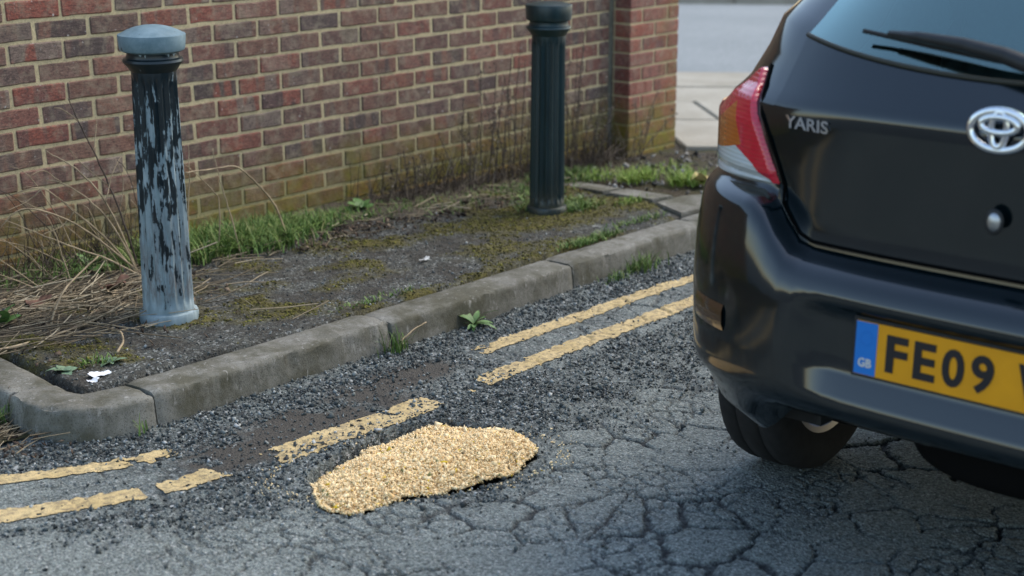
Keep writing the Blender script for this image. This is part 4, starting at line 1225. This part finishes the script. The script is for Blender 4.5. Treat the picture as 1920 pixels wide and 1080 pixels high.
# ------------------------------------------------------------------ plants, litter
def plant(name, base, label, cat, group=None): return tag(empty(name, base), label, cat, group)
def stem(pl, pts, r0, r1, mat, name='stem', n=5):
    b = pl.location
    P = [Vector(map(float, q)) - b for q in catmull(pts, n)]
    P = [p + Vector((random.uniform(-.002, .002), random.uniform(-.002, .002), random.uniform(-.001, .001))) for p in P]
    V, F = tube(P, list(np.linspace(r0, r1, len(P))), 5)
    return mesh_np(name, V, F, mat, pl, smooth=True)
random.seed(21)
A = {
 'a1': [(.142, -.32, .10), (.103, -.306, .277), (.064, -.292, .418), (.019, -.278, .547), (-.034, -.264, .684), (-.047, -.25, .739)],
 'a2': [(.124, -.34, .10), (.039, -.305, .356), (-.036, -.27, .479), (-.089, -.235, .529), (-.121, -.2, .558)],
 'a2b': [(.11, -.36, .10), (.05, -.325, .27), (-.026, -.29, .385), (-.104, -.255, .45), (-.143, -.22, .461)],
 'a3': [(.107, -.36, .10), (-.003, -.32, .26), (-.077, -.28, .344), (-.169, -.24, .44), (-.265, -.2, .426)],
 'a4': [(.09, -.42, .10), (-.027, -.378, .184), (-.103, -.335, .225), (-.207, -.292, .285), (-.327, -.25, .357)],
 'a4b': [(.12, -.36, .10), (-.054, -.333, .272), (-.167, -.305, .355), (-.28, -.277, .39), (-.35, -.25, .334)]}
p1 = plant('dead_weed', (.11, -.36, zp(.11)), 'dead weed with long straw coloured stems leaning left behind the peeling bollard', 'dead plant')
for k, (q, P) in enumerate(A.items()): stem(p1, P, .0042, .0016, M['stem_pale'] if k != 0 else M['stem_dark'])
for _ in range(26):
    bx, by = random.gauss(-.05, .17), random.uniform(-.40, -.12); L_ = random.uniform(.15, .52); a_ = random.gauss(2.3, .55)
    dx_, dz_ = math.cos(a_) * L_, abs(math.sin(a_)) * L_; z0 = zp(bx)
    stem(p1, [(bx, by, z0), (bx + dx_ * .4, by + .02, z0 + dz_ * .55), (bx + dx_ * .75, by + .03, z0 + dz_ * .86), (bx + dx_, min(by + .05, -.03), z0 + dz_ * .95)], random.uniform(.0016, .003), .0009, M['stem_pale'] if random.random() < .55 else M['stem_dark'], n=4)
for (a, b, c) in (((-.03, -.27, .66), (-.07, -.25, .70), (-.10, -.24, .71)), ((.02, -.28, .55), (.05, -.26, .62), (.06, -.25, .66)), ((.06, -.29, .42), (-.02, -.27, .50), (-.06, -.25, .56)),
                  ((.09, -.30, .30), (.13, -.28, .42), (.12, -.26, .50)), ((-.08, -.28, .345), (-.12, -.26, .30), (-.2, -.25, .28)), ((-.1, -.25, .45), (-.16, -.24, .5), (-.21, -.24, .49)),
                  ((.03, -.31, .36), (.09, -.28, .46), (.16, -.26, .52)), ((-.17, -.24, .44), (-.22, -.22, .40), (-.30, -.22, .38))):
    stem(p1, [a, b, c], .0022, .001, M['stem_pale'], 'side_twig')
p2 = plant('dead_weed', (.836, -.35, zp(.836)), 'single pale stalk arching over the grass right of the peeling bollard', 'dead plant')
stem(p2, [(.836, -.35, .06), (.764, -.367, .217), (.689, -.383, .306), (.601, -.4, .385), (.527, -.417, .433), (.415, -.433, .443), (.272, -.45, .454)], .0045, .0022, M['stem_pale'])
p3 = plant('dead_weed', (.50, -.38, zp(.5)), 'thin dead stalks rising from the grass close right of the peeling bollard', 'dead plant')
for P in ([(.475, -.35, .06), (.5, -.35, .272), (.474, -.35, .337), (.394, -.35, .421), (.338, -.35, .469)], [(.54, -.42, .06), (.523, -.402, .194), (.496, -.385, .329), (.48, -.367, .44), (.481, -.35, .497)],
          [(.304, -.4, .06), (.329, -.383, .287), (.357, -.367, .419), (.371, -.35, .533)]): stem(p3, P, .0030, .0014, M['stem_pale'])
p4 = plant('fallen_stalk', (-.484, -.72, zp(-.484)), 'bent straw stalk sticking up from the litter left of the peeling bollard', 'dead stalk')
stem(p4, [(-.484, -.72, .105), (-.419, -.687, .189), (-.338, -.653, .227), (-.22, -.62, .274)], .0045, .003, M['stem_pale'])
p5 = plant('fallen_stalk', (-.47, -1.06, zp(-.47)), 'short curved straw on the tarmac above the kerb corner', 'dead stalk')
stem(p5, [(-.50, -1.10, .116), (-.45, -1.06, .125), (-.415, -1.0, .14), (-.40, -.93, .125)], .0040, .0028, M['stem_pale'])
p6 = plant('fallen_stalk', (-.40, -.80, zp(-.4)), 'long dry stalk lying on the litter towards the peeling bollard', 'dead stalk')
stem(p6, [(-.80, -.86, .135), (-.6, -.84, .125), (-.42, -.82, .128), (-.24, -.78, .15)], .0045, .003, M['stem_pale'])
# dark seeded stalks against the wall
def seeded(pl, P, heads, dark=True):
    stem(pl, P, .0034, .0016, M['stem_dark'])
    b = pl.location; a = np.array(catmull(P, 10)); pos = []
    for _ in range(heads):
        t = random.uniform(.35, 1.0); q = a[int(t * (len(a) - 1))]
        pos.append(q + np.array([random.gauss(0, .016), random.gauss(0, .012), random.gauss(0, .012)]) - np.array(b))
    pos = np.array(pos); sc = rng.uniform(.004, .011, len(pos))
    o = scatter('seed_heads', STONES, OCT_F, pos, sc[:, None] * rng.uniform(.6, 1.4, (len(pos), 3)), M['seed'], pl)
    return o
W = [((2.112, 2.123, 2.135), .40), ((2.185, 2.202, 2.218), .588), ((2.26, 2.323, 2.385), .52), ((2.318, 2.381, 2.443), .651), ((2.395, 2.448, 2.501), .683), ((2.454, 2.497, 2.54), .604), ((2.204, 2.275, 2.347), .40), ((2.15, 2.13, 2.06), .34), ((2.40, 2.39, 2.42), .45), ((2.05, 2.07, 2.10), .46), ((2.10, 2.16, 2.20), .30), ((2.28, 2.27, 2.24), .48), ((2.36, 2.34, 2.30), .36), ((2.22, 2.29, 2.33), .60), ((2.50, 2.54, 2.60), .46), ((2.02, 1.98, 1.93), .33), ((2.47, 2.42, 2.38), .55)]
g1 = plant('seeded_weed', (2.3, -.16, zp(2.3)), 'clump of tall dark seeded weeds against the wall left of the green bollard', 'dead plant')
for (x0, x1, x2), zt in W: seeded(g1, [(x0, -.16, zp(x0) - .02), ((x0 + x1) / 2 + random.uniform(-.01, .01), -.15, zt * .35), (x1, -.14, zt * .62), (x2, -.12, zt)], 46)
g2 = plant('seeded_weed', (2.87, -.16, zp(2.87)), 'tall dark seeded weeds against the wall right of the green bollard', 'dead plant')
for (x0, x1, x2), zt in (((2.822, 2.821, 2.821), .666), ((2.864, 2.933, 3.001), .741), ((2.886, 2.928, 2.971), .507), ((2.80, 2.76, 2.74), .42), ((2.92, 3.02, 3.10), .40), ((2.972, 3.106, 3.242), .25), ((2.95, 3.1, 3.2), .36), ((2.70, 2.72, 2.70), .5), ((2.76, 2.80, 2.88), .58), ((2.90, 2.88, 2.84), .36), ((3.02, 3.10, 3.14), .48), ((3.10, 3.16, 3.25), .33), ((2.84, 2.90, 2.93), .62)):
    seeded(g2, [(x0, -.16, zp(x0) - .02), ((x0 + x1) / 2, -.15, zt * .4), (x1, -.14, zt * .65), (x2, -.12, zt)], 46)
g3 = plant('seeded_weed', (3.30, -.22, zp(3.3)), 'dry brown weed leaning across the foot of the red pier', 'dead plant')
for P in ([(3.274, -.22, .0), (3.412, -.2, .183), (3.552, -.18, .353)], [(3.344, -.22, .0), (3.426, -.2, .139), (3.508, -.18, .26)], [(3.298, -.22, .0), (3.396, -.2, .115), (3.496, -.18, .219)], [(3.30, -.22, .0), (3.45, -.24, .13), (3.62, -.25, .22)], [(3.26, -.22, .0), (3.33, -.2, .16), (3.36, -.17, .30)]): seeded(g3, P, 26)
g4 = plant('seeded_weed', (1.75, -.16, zp(1.75)), 'low bushy dark dead weed against the wall between the two bollards', 'dead plant')
for (x0, x1, x2), zt in (((1.705, 1.708, 1.71), .29), ((1.808, 1.814, 1.821), .26), ((1.756, 1.831, 1.907), .22), ((1.67, 1.646, 1.62), .23), ((1.80, 1.92, 2.03), .18), ((1.74, 1.76, 1.77), .25), ((1.72, 1.68, 1.66), .2)):
    seeded(g4, [(x0, -.16, zp(x0) - .02), (x1, -.14, zt * .55), (x2, -.12, zt)], 40)

# grass
def grass_at(fn_z, areas, hh, mat, name, label, wid=.0022):
    P, H = [], []
    for (cx, cy, rx, ry, n, hs) in areas:
        a, r_ = rng.uniform(0, 2 * np.pi, n), np.sqrt(rng.random(n)) * np.exp(rng.normal(0, .18, n))
        x, y = cx + rx * r_ * np.cos(a), np.minimum(cy + ry * r_ * np.sin(a), -.012)
        k = rng.random(n) < .25 + .9 * fbm(x, y, .10, 300, 3)
        x, y = x[k], y[k]
        P.append(np.stack([x, y, fn_z(x) + .006 + 0 * x], 1)); H.append(rng.uniform(.45, 1.25, len(x)) * hs * hh)
    P, H = np.concatenate(P), np.concatenate(H)
    n = len(P)
    return tag(blades(name, P, H, rng.uniform(0, 2 * np.pi, n), rng.uniform(.2, 1.3, n), rng.uniform(.6, 1.3, n) * wid, mat), label)
grass_at(zp, [(.42, -.26, .24, .16, 2100, 1.25), (.72, -.28, .26, .17, 2300, 1.15), (1.02, -.20, .24, .12, 1000, .75), (1.35, -.22, .3, .12, 700, .55), (.12, -.20, .30, .14, 550, .8), (-.2, -.18, .28, .14, 350, .9),
              (1.75, -.32, .35, .14, 600, .4), (2.12, -.74, .15, .10, 700, .55), (2.02, -.63, .12, .09, 300, .5), (2.25, -.40, .25, .16, 700, .45), (2.62, -.30, .25, .14, 600, .6)], .085, M['grass'], 'grass', 'green grass growing along the foot of the brick wall')
grass_at(zp, [(2.82, -.58, .12, .07, 420, .9), (2.95, -.78, .12, .08, 480, .9), (2.72, -.42, .10, .06, 150, .7), (3.15, -.50, .2, .1, 120, .6), (2.40, -.86, .10, .05, 120, .4)], .085, islands('grass_bright', [(0, (.10, .17, .02)), (.6, (.22, .34, .045)), (1, (.40, .45, .12))], .6), 'grass', 'bright yellow green grass tufts near the pier and the car')
grass_at(zp, [(1.60, -1.21, .14, .03, 300, .5), (1.78, -1.19, .12, .03, 220, .5), (.46, -1.22, .2, .03, 150, .35), (-.6, -1.13, .05, .03, 60, .5), (2.1, -1.12, .2, .03, 250, .4)], .06, M['grass'], 'grass', 'short weeds growing between the tarmac and the kerb')

# moss cushions
n = 26000
x, y = rng.uniform(-.8, 2.46, n), rng.uniform(-1.30, -.2, n)
m = moss_f(x, y); ok = in_poly(x, y, PAVP) & (rng.random(n) < np.clip(m * 1.2 - .1, 0, 1) * .75)
x, y = x[ok], y[ok]; sc = rng.uniform(.004, .011, len(x))
tag(scatter('moss', STONES, OCT_F, np.stack([x, y, zp(x) - .004 + pav_h(x, y) + sc * .1], 1), np.stack([sc * 1.4, sc * 1.4, sc * .8], 1), M['moss'], flat=.8), 'olive moss cushions spreading over the tarmac pavement')

# straw litter on the left, dark leaf litter along the wall
def straws(name, n, fx, fy, zf, lmin, lmax, mat, label, up=.10, rad=.0016):
    parts_v, parts_f = [], []; k = 0
    for _ in range(n):
        x, y = fx(), fy()
        L = random.uniform(lmin, lmax); a = random.gauss(.15, .55) + (math.pi if random.random() < .5 else 0); e = abs(random.gauss(0, up))
        d = Vector((math.cos(a) * math.cos(e), math.sin(a) * math.cos(e), math.sin(e))); bend = Vector((random.uniform(-.15, .15), random.uniform(-.15, .15), random.uniform(-.1, .05))) * L
        p0 = Vector((x, y, zf(x) + random.uniform(.006, .028)))
        P = [p0, p0 + d * L * .5 + bend * .5, p0 + d * L + bend * .2]
        for q in P: 
            q.z = max(q.z, zf(q.x) + .004)
            q.y = min(q.y, -.02)
        V, F = tube(P, [rad * random.uniform(.6, 1.5)] * 3, 4)
        parts_v += V; parts_f += [tuple(i + k for i in f) for f in F]; k += len(V)
    return tag(mesh_np(name, parts_v, parts_f, mat), label, kind='stuff')
random.seed(31)
straws('dry_straw', 520, lambda: random.gauss(-.36, .26), lambda: random.gauss(-.56, .20), zp, .05, .32, M['straw'], 'dry straw and dead stems littering the ground left of the peeling bollard')
straws('dry_straw', 200, lambda: random.uniform(-.3, 2.4), lambda: random.gauss(-.36, .09), zp, .03, .20, M['straw'], 'scattered dry straw along the inner edge of the pavement')
straws('dry_straw', 130, lambda: random.gauss(-.99, .10), lambda: random.gauss(-1.15, .12), zr, .03, .12, M['straw'], 'dead stems and bits round the outer foot of the kerb corner')
def litter(name, n, fx, fy, zf, mat, label, s0=.012, s1=.035):
    x = np.array([fx() for _ in range(n)]); y = np.minimum(np.array([fy() for _ in range(n)]), -.02)
    sc = rng.uniform(s0, s1, n)
    return tag(scatter(name, STONES, OCT_F, np.stack([x, y, zf(x) + .008 + sc * .12], 1), np.stack([sc, sc * rng.uniform(.4, .9, n), sc * .16], 1), mat, flat=.55), label)
M['leaf_litter'] = islands('leaf_litter', [(0, (.022, .016, .012)), (.5, (.065, .045, .032)), (.85, (.13, .09, .06)), (1, (.26, .20, .14))], .9)
litter('leaf_litter', 1900, lambda: random.uniform(.75, 2.5), lambda: random.gauss(-.36, .10), zp, M['leaf_litter'], 'dark dead leaf litter along the grass edge by the wall', .010, .030)
litter('leaf_litter', 650, lambda: random.gauss(-.35, .26), lambda: random.gauss(-.52, .22), zp, M['leaf_litter'], 'brown dead leaf scraps under the straw left of the peeling bollard', .010, .034)
litter('leaf_litter', 260, lambda: random.gauss(-.99, .09), lambda: random.gauss(-1.2, .12), zr, M['leaf_litter'], 'dark leaf scraps gathered outside the kerb corner', .008, .026)
litter('rubble', 420, lambda: random.uniform(2.6, 3.7), lambda: random.gauss(-.55, .22), zp, islands('rubble', [(0, (.05, .045, .04)), (.6, (.15, .14, .12)), (1, (.42, .41, .38))], .9), 'small rubble and stones on the soil by the pier', .012, .045)

# broad-leaved weeds: each leaf its own part
def leaf_vf(L, Wd, droop, curl=.12, n=6):
    V, F = [], []
    for k in range(n + 1):
        t = k / n; w = Wd * (math.sin(math.pi * min(1, t * .92 + .08)) ** .75) * (1 if t < .98 else .1)
        c = Vector((L * t, 0, L * (.55 * t - droop * t * t)))
        for sgn in (-1, 0, 1): V.append(c + Vector((0, sgn * w, (abs(sgn)) * curl * Wd)))
    for k in range(n):
        for q in range(2): F.append((k * 3 + q, k * 3 + q + 1, (k + 1) * 3 + q + 1, (k + 1) * 3 + q))
    return V, F
def leafy(name, loc, n, L, Wd, mat, label, cat='weed', spread=1.0, group='green weeds by the kerb and wall'):
    pl = plant(name, loc, label, cat, group)
    base = [leaf_vf(L * random.uniform(.8, 1.2), Wd, random.uniform(.3, .8)) for _ in range(3)]
    mes = []
    for V, F in base:
        o = mesh_np('leaf', V, F, mat, pl, smooth=True); mes.append(o.data); bpy.data.objects.remove(o)
    for k in range(n):
        o = obj('leaf', random.choice(mes), None, pl)
        o.rotation_euler = (random.uniform(-.3, .3), random.uniform(-.75, .15) * spread, k * 2.4 + random.uniform(-.4, .4)); o.scale = [random.uniform(.6, 1.2)] * 3
    return pl
def twigs(name, n, x0, x1, mat, label):
    pv, pf, k = [], [], 0
    for _ in range(n):
        x, y = random.uniform(x0, x1), -abs(random.gauss(.10, .07)) - .03
        L = random.uniform(.06, .26); a = random.uniform(0, 6.28); e = random.uniform(.25, 1.45)
        d = Vector((math.cos(a) * math.cos(e), math.sin(a) * math.cos(e) * .35, math.sin(e)))
        p = Vector((x, y, zp(x))); P = [p, p + d * L * .5 + Vector((random.gauss(0, .012), 0, .01)), p + d * L]
        for q in P: q.y = min(q.y, -.012)
        V, F = tube(P, [.0016, .0013, .0008], 4); pv += V; pf += [tuple(i + k for i in f) for f in F]; k += len(V)
    return tag(mesh_np(name, pv, pf, mat), label, kind='stuff')
random.seed(39)
M['twig'] = islands('twigs', [(0, (.03, .022, .017)), (.6, (.085, .062, .045)), (.9, (.18, .14, .10)), (1, (.34, .28, .20))], .9)
twigs('dead_twigs', 420, 1.45, 2.65, M['twig'], 'tangle of dark dead twigs along the wall foot left of the green bollard')
twigs('dead_twigs', 330, 2.65, 3.36, M['twig'], 'tangle of dark dead twigs filling the corner beside the pier')
twigs('dead_twigs', 260, -.45, .30, M['twig'], 'thin dead twigs along the wall foot behind the peeling bollard')
random.seed(41)
def kf(x): return float(np.interp(x, [p[0] for p in KP[:12]][::-1], [p[1] for p in KP[:12]][::-1]))
leafy('dandelion', (.70, kf(.70) - .035, zr(.7) + .004), 15, .085, .012, M['leaf_green'], 'dandelion rosette growing where the kerb meets the road')
leafy('leafy_weed', (1.40, -.17, zp(1.40) + .01), 7, .10, .026, M['leaf_green'], 'broad bright green leaves at the wall foot between the bollards')
leafy('leafy_weed', (-.70, -1.13, zp(-.7)), 9, .048, .015, M['leaf_sage'], 'grey green weed in the gap behind the kerb corner', spread=.4)
leafy('leafy_weed', (-.56, -1.15, zp(-.56)), 7, .040, .012, M['leaf_sage'], 'small pale green sprig beside the white scrap on the kerb', spread=.6)
leafy('leafy_weed', (-.60, -.62, zp(-.6) + .01), 10, .09, .026, M['leaf_green'], 'fresh green leafy weed at the left edge among the straw')
leafy('leafy_weed', (.02, -.20, zp(0) + .01), 9, .08, .014, M['leaf_green'], 'green weed at the wall foot behind the leaning dead stems')
def tuft(loc, n, h, label, spread=.03):
    pl = plant('grass_tuft', loc, label, 'grass tuft', 'grass tufts at the kerb foot')
    P = np.stack([rng.normal(0, spread, n), rng.normal(0, spread * .4, n), np.zeros(n)], 1)
    blades('blades', P, rng.uniform(.4, 1.1, n) * h, rng.uniform(0, 6.28, n), rng.uniform(.1, .9, n), rng.uniform(.001, .0026, n), M['grass'], pl)
tuft((.31, kf(.31) - .03, zr(.31)), 46, .10, 'thin grass tuft at the kerb foot below the second kerb joint')
tuft((1.74, kf(1.74) - .035, zr(1.74)), 130, .085, 'thick grass tuft at the kerb foot nearest the car', .05)
tuft((1.55, kf(1.55) - .05, zr(1.55)), 60, .05, 'low grass sprouting from dirt at the kerb foot behind the yellow line', .05)
tuft((-.70, kf(-.66) - .02, zr(-.7)), 9, .06, 'few green blades against the curved kerb face', .012)
tuft((-.97, -1.17, zr(-.97) + .01), 60, .09, 'grass tuft outside the rounded kerb corner at the left edge', .035)
stem_l = plant('fallen_stalk', (.42, kf(.42) - .02, zr(.42)), 'pale stalk leaning on the kerb face by the thin grass', 'dead stalk')
stem(stem_l, [(.33, kf(.33) - .03, zr(.33) + .03), (.39, kf(.39) - .03, zr(.39) + .055), (.46, kf(.46) - .028, zr(.46) + .068)], .0035, .0022, M['stem_pale'])

# curled dead leaf, paper scraps and other litter
def crumple(name, loc, rx, ry, rz, seed, mat, label, cat, thick=.0012, n=14, fold=.5):
    a = np.linspace(-1, 1, n); X, Y = np.meshgrid(a, a, indexing='ij')
    r_ = np.hypot(X, Y); lim = .72 + .34 * fbm(np.cos(np.arctan2(Y, X)) * 2 + 9, np.sin(np.arctan2(Y, X)) * 2 + 9, 1.0, seed, 2)
    Z = (fbm(X + 5, Y + 5, .7, seed + 1, 3) - .4) * 1.6 + fold * np.abs(X) * np.abs(X)
    V = np.stack([X * rx, Y * ry, np.maximum(Z, 0.02) * rz], -1).reshape(-1, 3)
    F = grid_faces(n, n); ok = (r_ < lim).reshape(-1); F = F[ok[F].sum(1) >= 3]
    Vb = V - np.array([0, 0, thick]); k = len(V)
    o = mesh_np(name, np.concatenate([V, Vb]), np.concatenate([F, F[:, ::-1] + k]), mat, None, smooth=True)
    o.location = loc
    return tag(o, label, cat)
crumple('dead_leaf', (-.095, -.51, zp(-.1) + .020), .060, .040, .055, 400, M['leaf_dead'], 'curled reddish brown dead leaf beside the peeling bollard', 'dead leaf')
crumple('dead_leaf', (-.14, -.58, zp(-.14) + .016), .040, .028, .030, 410, M['stem_pale'], 'small tan dead leaf just below the reddish brown one', 'dead leaf')
crumple('dead_leaf', (-.40, -.52, zp(-.4) + .016), .055, .035, .035, 415, M['leaf_dead'], 'dark dead leaf lying in the straw at the far left', 'dead leaf')
crumple('paper_scrap', (-.655, -1.235, zp(-.655) + .006), .042, .026, .014, 420, simple('white_paper', (.78, .80, .82), .8, var=.1), 'torn white paper scrap on the curved kerb stone', 'litter')
crumple('paper_scrap', (-.70, -1.27, zp(-.70) + .005), .020, .014, .010, 425, simple('white_paper_small', (.72, .74, .76), .8, var=.1), 'small white scrap in front of the larger torn paper', 'litter')
crumple('pale_pebble', (.979, -.945, zp(.979) + .006), .028, .012, .012, 430, simple('pale_stone', (.52, .52, .49), .85, var=.2), 'flat pale stone chip on the tarmac between the bollards', 'stone')
crumple('foam_scrap', (2.97, -.86, zp(2.97) + .02), .085, .060, .070, 440, simple('tan_foam', (.62, .47, .22), .9, var=.3, scale=20), 'tan crumpled scrap lying in bright grass beside the car', 'litter')
